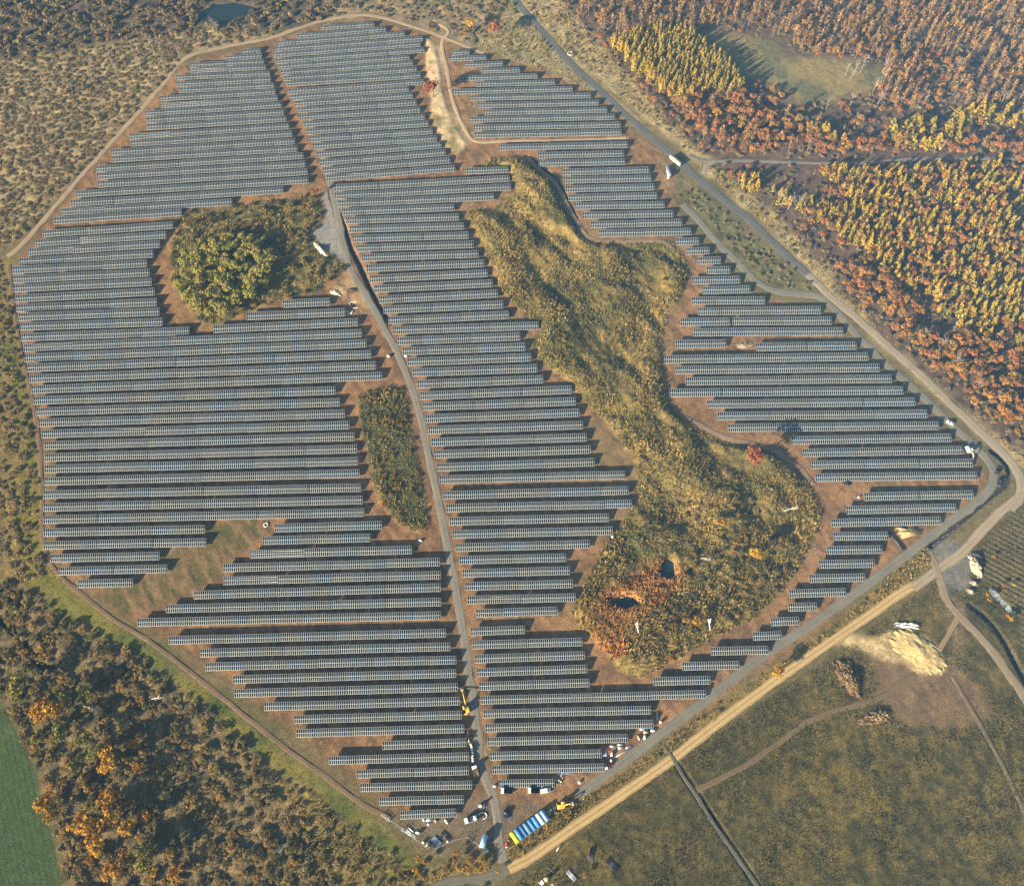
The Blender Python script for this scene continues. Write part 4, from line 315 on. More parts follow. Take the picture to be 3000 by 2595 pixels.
# fade the whole relief out under roads, rows and water, and at the rim of the sheet
flat = np.ones_like(HGT)
road_lines = {k: smooth_line(p) for k, (w, p) in ROAD.items()}
def carve(line, r0, r1):
    global flat
    for x, y in line[::2]:
        i0, i1 = np.searchsorted(gx, [x - r1, x + r1]); j0, j1 = np.searchsorted(gy, [y - r1, y + r1])
        if i1 <= i0 or j1 <= j0: continue
        d = np.hypot(XX[j0:j1, i0:i1] - x, YY[j0:j1, i0:i1] - y)
        flat[j0:j1, i0:i1] = np.minimum(flat[j0:j1, i0:i1], sat(d, r0, r1))
for k, (w, p) in ROAD.items(): carve(smooth_line(p, 1.2), w * .5 + 1.6, w * .5 + 4.5)
for k, p in WATER.items():
    m = box(raster(p), 2); flat = np.minimum(flat, 1 - sat(m, .0, .6))
for b, x1, y1, x2, y2, n, dep in ROWS:
    i0, i1 = np.searchsorted(gx, [x1 - 1.5, x2 + 1.5]); yy = (y1 + y2) / 2; h = abs(y2 - y1) / 2 + dep
    j0, j1 = np.searchsorted(gy, [yy - h, yy + h])
    flat[j0:j1, i0:i1] *= .25
HGT = HGT * flat
for tl in TRENCH:
    q = smooth_line(tl, .5)
    tn = np.gradient(q, axis=0); tn /= np.hypot(tn[:, 0], tn[:, 1])[:, None]
    for k, (x, y) in enumerate(q):
        i0, i1 = np.searchsorted(gx, [x - 4, x + 4]); j0, j1 = np.searchsorted(gy, [y - 4, y + 4])
        if i1 <= i0 or j1 <= j0: continue
        dx, dy = XX[j0:j1, i0:i1] - x, YY[j0:j1, i0:i1] - y
        d = np.hypot(dx, dy)
        s_ = np.clip(1 - d / 1.5, 0, 1)
        HGT[j0:j1, i0:i1] = np.minimum(HGT[j0:j1, i0:i1], HGT[j0:j1, i0:i1] * (s_ <= 0) + (s_ > 0) * (-1.5 * np.clip(s_ * 2, 0, 1)))
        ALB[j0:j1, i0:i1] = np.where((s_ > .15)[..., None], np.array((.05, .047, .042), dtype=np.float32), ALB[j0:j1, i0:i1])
for k, p in WATER.items():
    m = box(raster(p), 1); HGT -= .5 * sat(m, .2, .9)
def ground_z(x, y):
    i = np.clip(np.round((np.asarray(x) - GX0) / GS).astype(int), 0, NXg - 1); j = np.clip(np.round((np.asarray(y) - GY0) / GS).astype(int), 0, NYg - 1)
    return HGT[j, i]

def ground_material():
    t = NT('ground_cover')
    p = t.pos()
    c = t.attr('cover').outputs['Color']
    a = t.noise(1.3, 4, p, .7); b = t.noise(.33, 3, p, .6)
    k = t.math('MULTIPLY', t.rng(a, .28, .72, .42, 1.7), t.rng(b, .3, .7, .8, 1.2))
    col = t.mix(1.0, c, k, 'MULTIPLY')
    bp = t.n('ShaderNodeBump'); bp.inputs['Strength'].default_value = .55; bp.inputs['Distance'].default_value = .35
    t.l(a, bp.inputs['Height']); t.l(bp.outputs[0], t.b.inputs['Normal'])
    return t.fin(col, 1.0, .05)
M_GROUND = ground_material()
idx = np.arange(NXg * NYg).reshape(NYg, NXg)
quads = np.stack([idx[:-1, :-1], idx[:-1, 1:], idx[1:, 1:], idx[1:, :-1]], axis=-1).reshape(-1, 4)
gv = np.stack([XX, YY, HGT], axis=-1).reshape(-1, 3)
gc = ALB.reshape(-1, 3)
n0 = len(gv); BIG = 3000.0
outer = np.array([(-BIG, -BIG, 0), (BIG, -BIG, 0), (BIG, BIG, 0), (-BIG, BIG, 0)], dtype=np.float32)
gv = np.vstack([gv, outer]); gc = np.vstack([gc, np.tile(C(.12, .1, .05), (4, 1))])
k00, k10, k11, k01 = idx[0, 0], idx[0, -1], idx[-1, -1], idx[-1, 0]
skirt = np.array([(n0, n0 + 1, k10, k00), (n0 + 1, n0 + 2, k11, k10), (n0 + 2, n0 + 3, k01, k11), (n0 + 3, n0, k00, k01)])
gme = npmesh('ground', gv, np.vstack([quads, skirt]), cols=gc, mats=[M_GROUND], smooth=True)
ground = tag(link('ground', gme), 'brown and olive rough ground of the solar site and its meadows', 'ground', kind='structure')

# ------------------------------------------------ roads: ragged strips a few centimetres above the ground
def road_material(name, c1, c2, rut, rutc):
    t = NT(name)
    p = t.pos()
    u = t.attr('across').outputs['Fac']
    a = t.noise(.9, 4, p, .7); b = t.noise(.12, 3, p, .6); g = t.noise(4.0, 2, p)
    col = t.mix(t.rng(t.math('ADD', a, t.math('MULTIPLY', b, 1.0)), .75, 1.25, 0, 1), (*c1, 1), (*c2, 1))
    d = t.math('ABSOLUTE', t.math('SUBTRACT', t.math('ABSOLUTE', u), .42))
    w = t.math('MULTIPLY', t.rng(d, .02, .24, 1, 0), t.rng(a, .3, .65, .3, 1.0))
    col = t.mix(t.math('MULTIPLY', w, rut), col, (*rutc, 1))
    col = t.mix(1.0, col, t.rng(g, .3, .7, .82, 1.18), 'MULTIPLY')
    return t.fin(col, .95, .1)
RC = {
 'gravel_road': ((.165, .15, .12), (.225, .205, .165), .55, (.28, .255, .20)),
 'perimeter_road': ((.145, .135, .11), (.205, .19, .15), .4, (.25, .23, .18)),
 'sand_road': ((.33, .225, .095), (.43, .30, .14), .9, (.62, .46, .23)),
 'diagonal_road': ((.23, .195, .14), (.31, .26, .185), .5, (.40, .33, .22)),
 'forest_road': ((.085, .088, .09), (.13, .125, .12), .5, (.17, .16, .14)),  # shade lying on this upper stretch is put into its darker colour
 'corner_road': ((.25, .20, .135), (.33, .265, .18), .6, (.44, .36, .24)),
 'east_track': ((.20, .155, .10), (.27, .21, .14), .5, (.32, .26, .18)),
 'forest_track': ((.13, .12, .11), (.19, .175, .15), .6, (.26, .24, .21)),
 'forest_spur': ((.2, .18, .15), (.3, .26, .2), .6, (.36, .32, .26)),
 'field_track': ((.125, .09, .05), (.16, .115, .06), .8, (.19, .14, .085)),
 'meadow_track': ((.22, .15, .08), (.27, .19, .1), .8, (.36, .26, .14)),
 'ditch_track': ((.07, .07, .05), (.11, .105, .075), .7, (.24, .22, .17)),
 'south_track': ((.12, .115, .085), (.17, .155, .11), .5, (.21, .185, .13)),
 'eastern_path': ((.13, .1, .06), (.17, .125, .07), .6, (.2, .15, .09)),
 'left_path': ((.125, .088, .055), (.20, .135, .08), .5, (.235, .16, .10)),
 'upper_path': ((.28, .2, .13), (.36, .27, .17), .5, (.42, .32, .21)),
 'island_path': ((.22, .15, .1), (.29, .2, .13), .6, (.32, .22, .15)),
 'bank_path': ((.2, .135, .09), (.26, .18, .12), .6, (.32, .22, .15)),
 'cross_path': ((.33, .24, .15), (.43, .32, .2), .5, (.46, .35, .23)),
}
RLAB = {
 'gravel_road': 'grey gravel road running through the middle of the panel rows', 'perimeter_road': 'grey gravel road curving round the right side of the panels',
 'sand_road': 'bright yellow sand road running diagonally below the panels', 'diagonal_road': 'pale dirt road running down the right edge to the bend', 'forest_road': 'road darkened with painted shade running down beside the larch forest', 'corner_road': 'tan dirt road from the crossroads up to the right bend',
 'east_track': 'brown track leaving the crossroads towards the right edge', 'forest_track': 'shaded track crossing the forest', 'forest_spur': 'short pale spur joining the forest track',
 'field_track': 'two brown wheel ruts crossing the dark meadow', 'meadow_track': 'pale wheel ruts beside the sand heap', 'ditch_track': 'grey track beside a dark ditch in the meadow',
 'south_track': 'dim track curving along the bottom edge', 'eastern_path': 'faint brown path down the right meadow', 'left_path': 'thin brown path along the left edge of the panels',
 'upper_path': 'tan path around the top of the panels', 'island_path': 'brown path round the top of the overgrown island', 'bank_path': 'rutted brown path below the right panels', 'cross_path': 'sandy path beside the pale ridge'}
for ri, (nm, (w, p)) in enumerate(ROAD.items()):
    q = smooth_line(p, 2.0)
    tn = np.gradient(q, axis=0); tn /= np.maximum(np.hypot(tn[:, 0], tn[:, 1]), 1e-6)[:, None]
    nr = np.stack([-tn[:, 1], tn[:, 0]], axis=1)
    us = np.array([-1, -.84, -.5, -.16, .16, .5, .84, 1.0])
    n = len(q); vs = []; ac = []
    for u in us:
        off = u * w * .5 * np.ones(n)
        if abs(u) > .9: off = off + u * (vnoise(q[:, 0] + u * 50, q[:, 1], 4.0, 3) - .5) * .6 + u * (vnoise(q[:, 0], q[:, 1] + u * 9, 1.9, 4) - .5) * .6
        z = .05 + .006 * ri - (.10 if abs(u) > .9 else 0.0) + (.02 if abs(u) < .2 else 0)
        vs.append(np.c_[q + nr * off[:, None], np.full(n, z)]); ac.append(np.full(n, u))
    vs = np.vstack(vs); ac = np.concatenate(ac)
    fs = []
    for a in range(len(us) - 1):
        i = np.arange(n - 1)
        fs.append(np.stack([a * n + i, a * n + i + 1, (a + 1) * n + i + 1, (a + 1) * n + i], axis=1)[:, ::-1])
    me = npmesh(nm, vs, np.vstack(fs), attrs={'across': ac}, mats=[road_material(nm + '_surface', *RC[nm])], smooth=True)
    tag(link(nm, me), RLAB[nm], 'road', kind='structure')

def flat_poly(name, poly, z, mat, label, cat):
    bm = bmesh.new()
    pp = smooth_line(list(poly) + [poly[0]], 1.5)[:-1]
    f = bm.faces.new([bm.verts.new((x, y, z)) for x, y in pp])
    if f.normal.z < 0: bmesh.ops.reverse_faces(bm, faces=[f])
    bmesh.ops.triangulate(bm, faces=bm.faces[:])
    me = bpy.data.meshes.new(name); bm.to_mesh(me); bm.free(); me.materials.append(mat)
    return tag(link(name, me), label, cat, kind='structure')
def water_material(name, c, rough):
    t = NT(name)
    nz = t.noise(.6, 2, t.pos())
    bp = t.n('ShaderNodeBump'); bp.inputs['Strength'].default_value = .15; bp.inputs['Distance'].default_value = .1
    t.l(nz, bp.inputs['Height']); t.l(bp.outputs[0], t.b.inputs['Normal'])
    return t.fin(c, rough, .5)
M_WATER = water_material('dark_water', (.016, .032, .036), .12)
M_GLARE = plain('sky_glare_water', (.38, .42, .43), .25, .5, 0, .5, .35)  # white sky glare on the ditch water, painted as a pale surface colour
WLAB = {'pond_north': 'dark blue pond among trees at the top', 'pond_square': 'small dark square pond in the rusty reeds', 'pond_reedy': 'small dark pool overgrown with reeds', 'ditch_water': 'ditch pool with painted white sky glare beside yellow shrubs'}
for k, p in WATER.items():
    flat_poly(k, p, -.22, M_GLARE if k == 'ditch_water' else M_WATER, WLAB[k], 'pond')

# ------------------------------------------------ solar panel rows
def panel_material():
    t = NT('solar_modules')
    uv = t.n('ShaderNodeUVMap').outputs[0]
    sx = t.n('ShaderNodeSeparateXYZ'); t.l(uv, sx.inputs[0])
    u, v = sx.outputs[0], sx.outputs[1]
    def near(q, w0, w1):
        f = t.math('FRACT', q); d = t.math('MINIMUM', f, t.math('SUBTRACT', 1.0, f))
        return t.rng(d, w0, w1, 1, 0)
    fu = near(u, .045, .065); fv = near(v, .028, .036)
    frame = t.math('MAXIMUM', fu, fv)
    half = t.math('MULTIPLY', near(t.math('ADD', v, .5), .012, .02), .35)
    cellid = t.n('ShaderNodeCombineXYZ'); t.l(t.math('FLOOR', u), cellid.inputs[0]); t.l(t.math('FLOOR', v), cellid.inputs[1])
    oi = t.n('ShaderNodeObjectInfo').outputs['Random']; t.l(t.math('MULTIPLY', oi, 97.0), cellid.inputs[2])
    wn_ = t.n('ShaderNodeTexWhiteNoise'); t.l(cellid.outputs[0], wn_.inputs['Vector'])
    sky_sheen = t.noise(.022, 2, t.pos(), .6)  # broad patches of blue sky sheen, painted into the cell colour
    bz = t.math('ADD', t.rng(sky_sheen, .38, .62, 0, 1), t.math('MULTIPLY', t.math('SUBTRACT', oi, .5), .5))
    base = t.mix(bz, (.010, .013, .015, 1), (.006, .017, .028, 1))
    base = t.mix(1.0, base, t.rng(wn_.outputs['Value'], 0, 1, .55, 1.5), 'MULTIPLY')
    base = t.mix(half, base, (.10, .12, .14, 1))
    col = t.mix(frame, base, (.74, .77, .74, 1))
    t.b.inputs['Coat Weight'].default_value = 0
    return t.fin(col, t.rng(frame, 0, 1, .12, .45), .4)
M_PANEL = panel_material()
M_STEEL = plain('galvanised_steel', (.42, .43, .44), .45, .5, .6)
M_BACK = plain('white_backsheet', (.5, .5, .5), .6, .3)
ZLOW, ZRISE = 1.1, 1.2
def table_mesh(cols):
    y0, y1, th = -.5, .5, .04
    v = [(0, y0, ZLOW), (1, y0, ZLOW), (1, y1, ZLOW + ZRISE), (0, y1, ZLOW + ZRISE)]
    v += [(x, y, z - th) for x, y, z in v]
    f = [(0, 1, 2, 3), (7, 6, 5, 4), (0, 4, 5, 1), (1, 5, 6, 2), (2, 6, 7, 3), (3, 7, 4, 0)]
    uv = [(0, 0), (cols, 0), (cols, 2), (0, 2)] * 2
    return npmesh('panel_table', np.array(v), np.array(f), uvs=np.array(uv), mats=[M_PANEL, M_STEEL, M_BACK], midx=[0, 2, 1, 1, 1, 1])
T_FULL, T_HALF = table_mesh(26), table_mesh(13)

def boxes(lst):
    """list of (x0,x1,y0,y1,z0,z1) -> verts, faces"""
    V = []; Fq = []
    for k, (x0, x1, y0, y1, z0, z1) in enumerate(lst):
        V += [(x0, y0, z0), (x1, y0, z0), (x1, y1, z0), (x0, y1, z0), (x0, y0, z1), (x1, y0, z1), (x1, y1, z1), (x0, y1, z1)]
        o = 8 * k
        Fq += [(o, o + 3, o + 2, o + 1), (o + 4, o + 5, o + 6, o + 7), (o, o + 1, o + 5, o + 4), (o + 1, o + 2, o + 6, o + 5), (o + 2, o + 3, o + 7, o + 6), (o + 3, o, o + 4, o + 7)]
    return np.array(V, dtype=float), np.array(Fq)

ONES = ['', 'first', 'second', 'third', 'fourth', 'fifth', 'sixth', 'seventh', 'eighth', 'ninth', 'tenth', 'eleventh', 'twelfth', 'thirteenth', 'fourteenth', 'fifteenth', 'sixteenth', 'seventeenth', 'eighteenth', 'nineteenth']
TENS = {2: ('twentieth', 'twenty'), 3: ('thirtieth', 'thirty'), 4: ('fortieth', 'forty'), 5: ('fiftieth', 'fifty')}
def ordinal(n):
    if n < 20: return ONES[n]
    a, b = divmod(n, 10)
    return TENS[a][0] if b == 0 else TENS[a][1] + '-' + ONES[b]
NUM = ['half a', 'one', 'two', 'three', 'four', 'five', 'six', 'seven', 'eight', 'nine', 'ten', 'eleven', 'twelve']
BLK = {'A': 'block along the left edge', 'R': 'block left of the gravel road', 'B': 'block at the top middle', 'C': 'block right of the gravel road',
       'D': 'block at the upper right', 'E': 'block beside the right-hand road'}
seen = {}
for b, x1, y1, x2, y2, n, dep in sorted(ROWS, key=lambda r: (r[0], -(r[2] + r[4]))):
    seen[b] = seen.get(b, 0) + 1
    L = math.hypot(x2 - x1, y2 - y1); ang = math.atan2(y2 - y1, x2 - x1)
    root = empty('solar_panel_row', ((x1 + x2) / 2, (y1 + y2) / 2, 0), ang)
    words = f'{n:g} tables' if n != 1 else 'one table'
    if n == .5: words = 'half a table'
    tag(root, f'solar row {words} long, {ordinal(seen[b])} from the top, {BLK[b]}', 'solar row', 'rows of solar panels')
    k = int(math.ceil(n)); unit = L / n; pos = -L / 2
    halfat = random.choice([0, k - 1]) if n % 1 else -1
    for i in range(k):
        ln = unit * (.5 if i == halfat else 1.0)
        o = bpy.data.objects.new('panel_table', T_HALF if i == halfat else T_FULL)
        COL.objects.link(o); o.parent = root
        wob = float(vnoise(x1 + pos, y1, 60.0, 71) - .5) * .25 + random.uniform(-.05, .05)
        o.location = (pos + .08, random.uniform(-.06, .06), wob)
        o.scale = (ln - .16, dep, 1.0 + random.uniform(-.03, .03))
        o.rotation_euler = (random.uniform(-.006, .006), random.uniform(-.003, .003), 0)
        pos += ln
    bl = []
    m = max(2, int(L / 4.3))
    for i in range(m + 1):
        x = -L / 2 + .5 + (L - 1) * i / m
        bl.append((x - .06, x + .06, -dep * .3 - .06, -dep * .3 + .06, -.3, ZLOW + ZRISE * .2 - .14))
        bl.append((x - .06, x + .06, dep * .3 - .06, dep * .3 + .06, -.3, ZLOW + ZRISE * .8 - .14))
    for s in (-.3, .3):
        zz = ZLOW + ZRISE * (.5 + s) - .13
        bl.append((-L / 2 + .1, L / 2 - .1, dep * s - .05, dep * s + .05, zz - .09, zz - .01))
    V, Fq = boxes(bl)
    link('support_frame', npmesh('support_frame', V, Fq, mats=[M_STEEL]), root)

# ------------------------------------------------ vegetation
def leaf_material(name, stops, var=.35):
    t = NT(name)
    oi = t.n('ShaderNodeObjectInfo').outputs['Random']
    r = t.math('FRACT', t.math('ADD', t.attr('rnd').outputs['Fac'], t.math('MULTIPLY', oi, 7.31)))
    col = t.ramp(r, stops)
    k = t.rng(t.attr('clump').outputs['Fac'], 0, 1, 1 - var, 1 + var)
    col = t.mix(1.0, col, k, 'MULTIPLY')
    tr = t.n('ShaderNodeBsdfTranslucent'); t.l(col, tr.inputs[0])
    mx = t.n('ShaderNodeMixShader'); mx.inputs[0].default_value = .22
    t.fin(col, .9, .08)
    t.l(t.b.outputs[0], mx.inputs[1]); t.l(tr.outputs[0], mx.inputs[2]); t.l(mx.outputs[0], t.out.inputs[0])
    return t.m
ML = {
 'larch': leaf_material('larch_needles', [(0, (.42, .28, .04)), (.3, (.30, .25, .05)), (.55, (.48, .31, .045)), (.8, (.36, .26, .045)), (1, (.24, .21, .05))]),
 'oak': leaf_material('oak_leaves', [(0, (.40, .16, .05)), (.25, (.27, .14, .06)), (.5, (.46, .21, .05)), (.75, (.33, .21, .06)), (1, (.40, .135, .055))]),
 'birch': leaf_material('birch_leaves', [(0, (.36, .20, .07)), (.4, (.22, .125, .065)), (.7, (.42, .25, .085)), (1, (.17, .125, .07))]),
 'bush': leaf_material('scrub_twigs', [(0, (.23, .175, .09)), (.3, (.32, .235, .11)), (.6, (.18, .16, .07)), (.8, (.26, .16, .09)), (1, (.36, .28, .12))]),
 'dark': leaf_material('dusky_leaves', [(0, (.11, .10, .042)), (.25, (.21, .135, .05)), (.5, (.085, .095, .038)), (.7, (.34, .20, .05)), (.85, (.16, .13, .06)), (1, (.27, .21, .05))]),
 'willow': leaf_material('willow_leaves', [(0, (.33, .29, .07)), (.5, (.25, .24, .06)), (1, (.38, .30, .075))]),
 'gold': leaf_material('golden_leaves', [(0, (.42, .22, .03)), (.4, (.36, .17, .03)), (.7, (.50, .30, .03)), (1, (.30, .14, .03))]),
 'rust': leaf_material('rusty_leaves', [(0, (.34, .11, .035)), (.5, (.28, .09, .04)), (1, (.38, .17, .05))]),
 'olive': leaf_material('olive_leaves', [(0, (.20, .19, .045)), (.5, (.16, .15, .04)), (1, (.25, .21, .05))]),
 'straw': leaf_material('dry_grass', [(0, (.30, .205, .055)), (.3, (.18, .145, .042)), (.6, (.38, .265, .085)), (.8, (.11, .11, .034)), (1, (.28, .18, .05))]),
 'reed': leaf_material('rusty_reed', [(0, (.48, .22, .06)), (.5, (.36, .15, .05)), (1, (.55, .31, .09))]),
 'meadow': leaf_material('meadow_grass', [(0, (.10, .088, .03)), (.3, (.06, .058, .022)), (.6, (.17, .13, .04)), (.8, (.075, .075, .026)), (1, (.14, .10, .042))]),
}
M_BARK = plain('dark_bark', (.09, .07, .055), .95, .1)
M_PALE = plain('pale_bark', (.34, .30, .25), .8, .2)

def tris_at(cen, size, rng, up=0.0, out=None, asp=1.0):
    """random leaf-clump triangles: returns verts (n*3,3), faces (n,3)"""
    n = len(cen)
    nr = rng.normal(size=(n, 3))
    if out is not None: nr = nr * .75 + out * 1.0
    nr[:, 2] += up
    nr /= np.linalg.norm(nr, axis=1)[:, None]
    a = np.cross(nr, rng.normal(size=(n, 3))); a /= np.linalg.norm(a, axis=1)[:, None]
    b = np.cross(nr, a)
    s = size * rng.uniform(.6, 1.35, n)
    v = np.empty((n, 3, 3))
    for k in range(3):
        th = 2 * math.pi * k / 3
        v[:, k] = cen + (a * math.cos(th) + b * math.sin(th) * asp) * s[:, None] * rng.uniform(.8, 1.2, n)[:, None]
    return v.reshape(-1, 3), np.arange(n * 3).reshape(n, 3)

def crown(kind, seed):
    """unit crown: base at z=0, height 1, radius ~.5*shape; returns v,f,clump"""
    r = np.random.default_rng(seed)
    if kind == 'cone':
        n = 130; z = r.random(n) ** 1.25; rad = (1 - z) * .34 + .03
        th = r.random(n) * 6.283; q = np.sqrt(r.uniform(.25, 1.0, n)) * rad
        c = np.c_[np.cos(th) * q, np.sin(th) * q, .12 + .88 * z]; out = np.c_[np.cos(th), np.sin(th), np.full(n, .35)]; s = .085 * (1.25 - .7 * z)
    elif kind == 'slim':
        n = 70; z = r.random(n); rad = .17 * np.sin(np.clip(z * 2.6 + .35, 0, 3.1)) + .02
        th = r.random(n) * 6.283; q = np.sqrt(r.random(n)) * rad
        c = np.c_[np.cos(th) * q, np.sin(th) * q, .38 + .62 * z]; out = np.c_[np.cos(th), np.sin(th), np.full(n, .3)]; s = np.full(n, .05)
    else:
        lob = r.normal(size=(9 if kind == 'round' else 7, 3)); lob /= np.linalg.norm(lob, axis=1)[:, None]
        lob[:, 2] = np.abs(lob[:, 2]) * .8
        lobr = r.uniform(.5, .95, len(lob)); n = 330 if kind == 'round' else 110
        k = r.integers(0, len(lob), n); d = r.normal(size=(n, 3)); d /= np.linalg.norm(d, axis=1)[:, None]
        ctr = lob[k] * .31 * lobr[k][:, None]
        c = ctr + d * (.20 * r.uniform(.4, 1.0, n) ** .5)[:, None] * lobr[k][:, None]
        hh = .62 if kind == 'round' else .5
        c[:, 2] = hh + c[:, 2] * (.95 if kind == 'round' else .8); c[:, 2] = np.maximum(c[:, 2], .08)
        out = d.copy(); out[:, 2] += .3; s = np.full(n, .056 if kind == 'round' else .088)
        if kind == 'bush': c[:, 2] = (c[:, 2] - .35) * 1.1 + .12; c[:, 2] = np.maximum(c[:, 2], .03)
    v, f = tris_at(c, s, r, .2, out)
    return v, f, np.repeat(np.clip(r.normal(.5, .28, n), 0, 1), 3)

def tube(pts, radii, sides=5):
    pts = np.array(pts, dtype=float); n = len(pts)
    V = []; 
    for i in range(n):
        t = pts[min(i + 1, n - 1)] - pts[max(i - 1, 0)]; t /= max(np.linalg.norm(t), 1e-6)
        a = np.cross(t, (0.31, .95, .1)); a /= np.linalg.norm(a); b = np.cross(t, a)
        for k in range(sides):
            th = 2 * math.pi * k / sides
            V.append(pts[i] + (a * math.cos(th) + b * math.sin(th)) * radii[i])
    F_ = [(i * sides + k, i * sides + (k + 1) % sides, (i + 1) * sides + (k + 1) % sides, (i + 1) * sides + k) for i in range(n - 1) for k in range(sides)]
    return np.array(V), np.array(F_)
def merge(parts):
    V = []; F_ = []; o = 0
    for v, f in parts: V.append(v); F_.append(f + o); o += len(v)
    return np.vstack(V), np.vstack(F_)
def limbs(seed, h0=.0, top=.85, nb=5, spread=.28, r0=.022, sub=0, lean=.0):
    r = np.random.default_rng(seed); L = []
    lx, ly = r.normal(0, .03 + lean, 2)
    tr_ = [(0, 0, -.02), (lx * .4, ly * .4, top * .4), (lx, ly, top)]
    L.append(tube(tr_, [r0, r0 * .7, r0 * .2]))
    for i in range(nb):
        z = top * (h0 + (1 - h0) * (.25 + .65 * i / max(nb, 1))); th = i * 2.4 + r.random() * .8; k = z / top
        b0 = np.array((lx * k, ly * k, z)); e = b0 + np.array((math.cos(th) * spread, math.sin(th) * spread, spread * 1.05)) * r.uniform(.7, 1.2)
        m = (b0 + e) / 2 + r.normal(0, .02, 3)
        L.append(tube([b0, m, e], [r0 * .55 * (1.2 - k * .6), r0 * .35, r0 * .1], 4))
        for s_ in range(sub):
            e2 = m + (e - m) * r.uniform(0, .6) + r.normal(0, 1, 3) * spread * .35 + np.array((0, 0, spread * .3))
            L.append(tube([m + (e - m) * .2, e2], [r0 * .25, r0 * .07], 3))
    return merge(L)

NV = 5
PROTO = {}
for kd, shp in (('larch', 'cone'), ('oak', 'round'), ('birch', 'slim'), ('bush', 'bush'), ('dark', 'bush'), ('willow', 'round'), ('gold', 'round'), ('rust', 'round'), ('olive', 'round')):
    PROTO[kd] = []
    for i in range(NV):
        v, f, cl = crown(shp, 100 + 31 * i + sum(map(ord, kd)))
        tv, tf = limbs(500 + i, .1 if shp != 'slim' else .45, .8 if shp != 'bush' else .4, 4, .2 if shp != 'slim' else .1, .02 if shp != 'slim' else .012)
        PROTO[kd].append((v, f, cl, tv, tf))
def crown_mesh(kd, i, name):
    v, f, cl = PROTO[kd][i][:3]
    return npmesh(name, v, f, attrs={'clump': cl, 'rnd': np.zeros(len(v))}, mats=[ML[kd]])
def whole_mesh(kd, i, name, bark):
    v, f, cl, tv, tf = PROTO[kd][i]
    return npmesh(name, np.vstack([v, tv]), [f, tf + len(v)], attrs={'clump': np.r_[cl, np.full(len(tv), .5)], 'rnd': np.zeros(len(v) + len(tv))},
                  mats=[ML[kd], bark], midx=np.r_[np.zeros(len(f)), np.ones(len(tf))])
def trunk_mesh(kd, i, bark):
    return npmesh('trunk', PROTO[kd][i][3], PROTO[kd][i][4], mats=[bark])

def spots(poly, spacing, keep=1.0, seed=1, avoid=(), mask=None):
    r = np.random.default_rng(seed)
    p = np.array(poly); x0, y0 = p.min(0); x1, y1 = p.max(0)
    x0 = max(x0, -430); x1 = min(x1, 430); y0 = max(y0, -30); y1 = min(y1, 690)
    X, Y = np.meshgrid(np.arange(x0, x1, spacing), np.arange(y0, y1, spacing * .9))
    X = X + (np.arange(X.shape[0]) % 2)[:, None] * spacing * .5
    X = X.ravel() + r.uniform(-.42, .42, X.size) * spacing; Y = Y.ravel() + r.uniform(-.42, .42, Y.size) * spacing
    k = inside(poly, X, Y) & (r.random(X.size) < keep)
    for a in avoid: k &= ~inside(a, X, Y)
    if mask is not None: k &= mask(X, Y)
    X, Y = X[k], Y[k]
    return np.c_[X, Y]
def clear_of_roads(pts, extra=1.0):
    if not len(pts): return pts
    k = np.ones(len(pts), dtype=bool)
    for nm, ln in road_lines.items():
        w = ROAD[nm][0] * .5 + extra
        b0 = ln.min(0) - w; b1 = ln.max(0) + w
        c = np.where((pts[:, 0] > b0[0]) & (pts[:, 0] < b1[0]) & (pts[:, 1] > b0[1]) & (pts[:, 1] < b1[1]) & k)[0]
        for s in range(0, len(c), 4000):
            cc = c[s:s + 4000]
            d = np.hypot(pts[cc, 0][:, None] - ln[None, :, 0], pts[cc, 1][:, None] - ln[None, :, 1]).min(1)
            k[cc[d < w]] = False
    return pts[k]
_c, _s = math.cos(math.radians(62)), math.sin(math.radians(62))
def view(pts):
    X, Y = pts[:, 0], pts[:, 1]
    dep = Y * _c + CAM_H * _s; up = Y * _s - CAM_H * _c
    f = 1 / math.tan(math.radians(25))
    return X * f / dep / (1024 / 885), up * f / dep, dep
def in_frame(pts, m=1.0):
    u, v, d = view(pts)
    return (np.abs(u) < m) & (np.abs(v) < m)

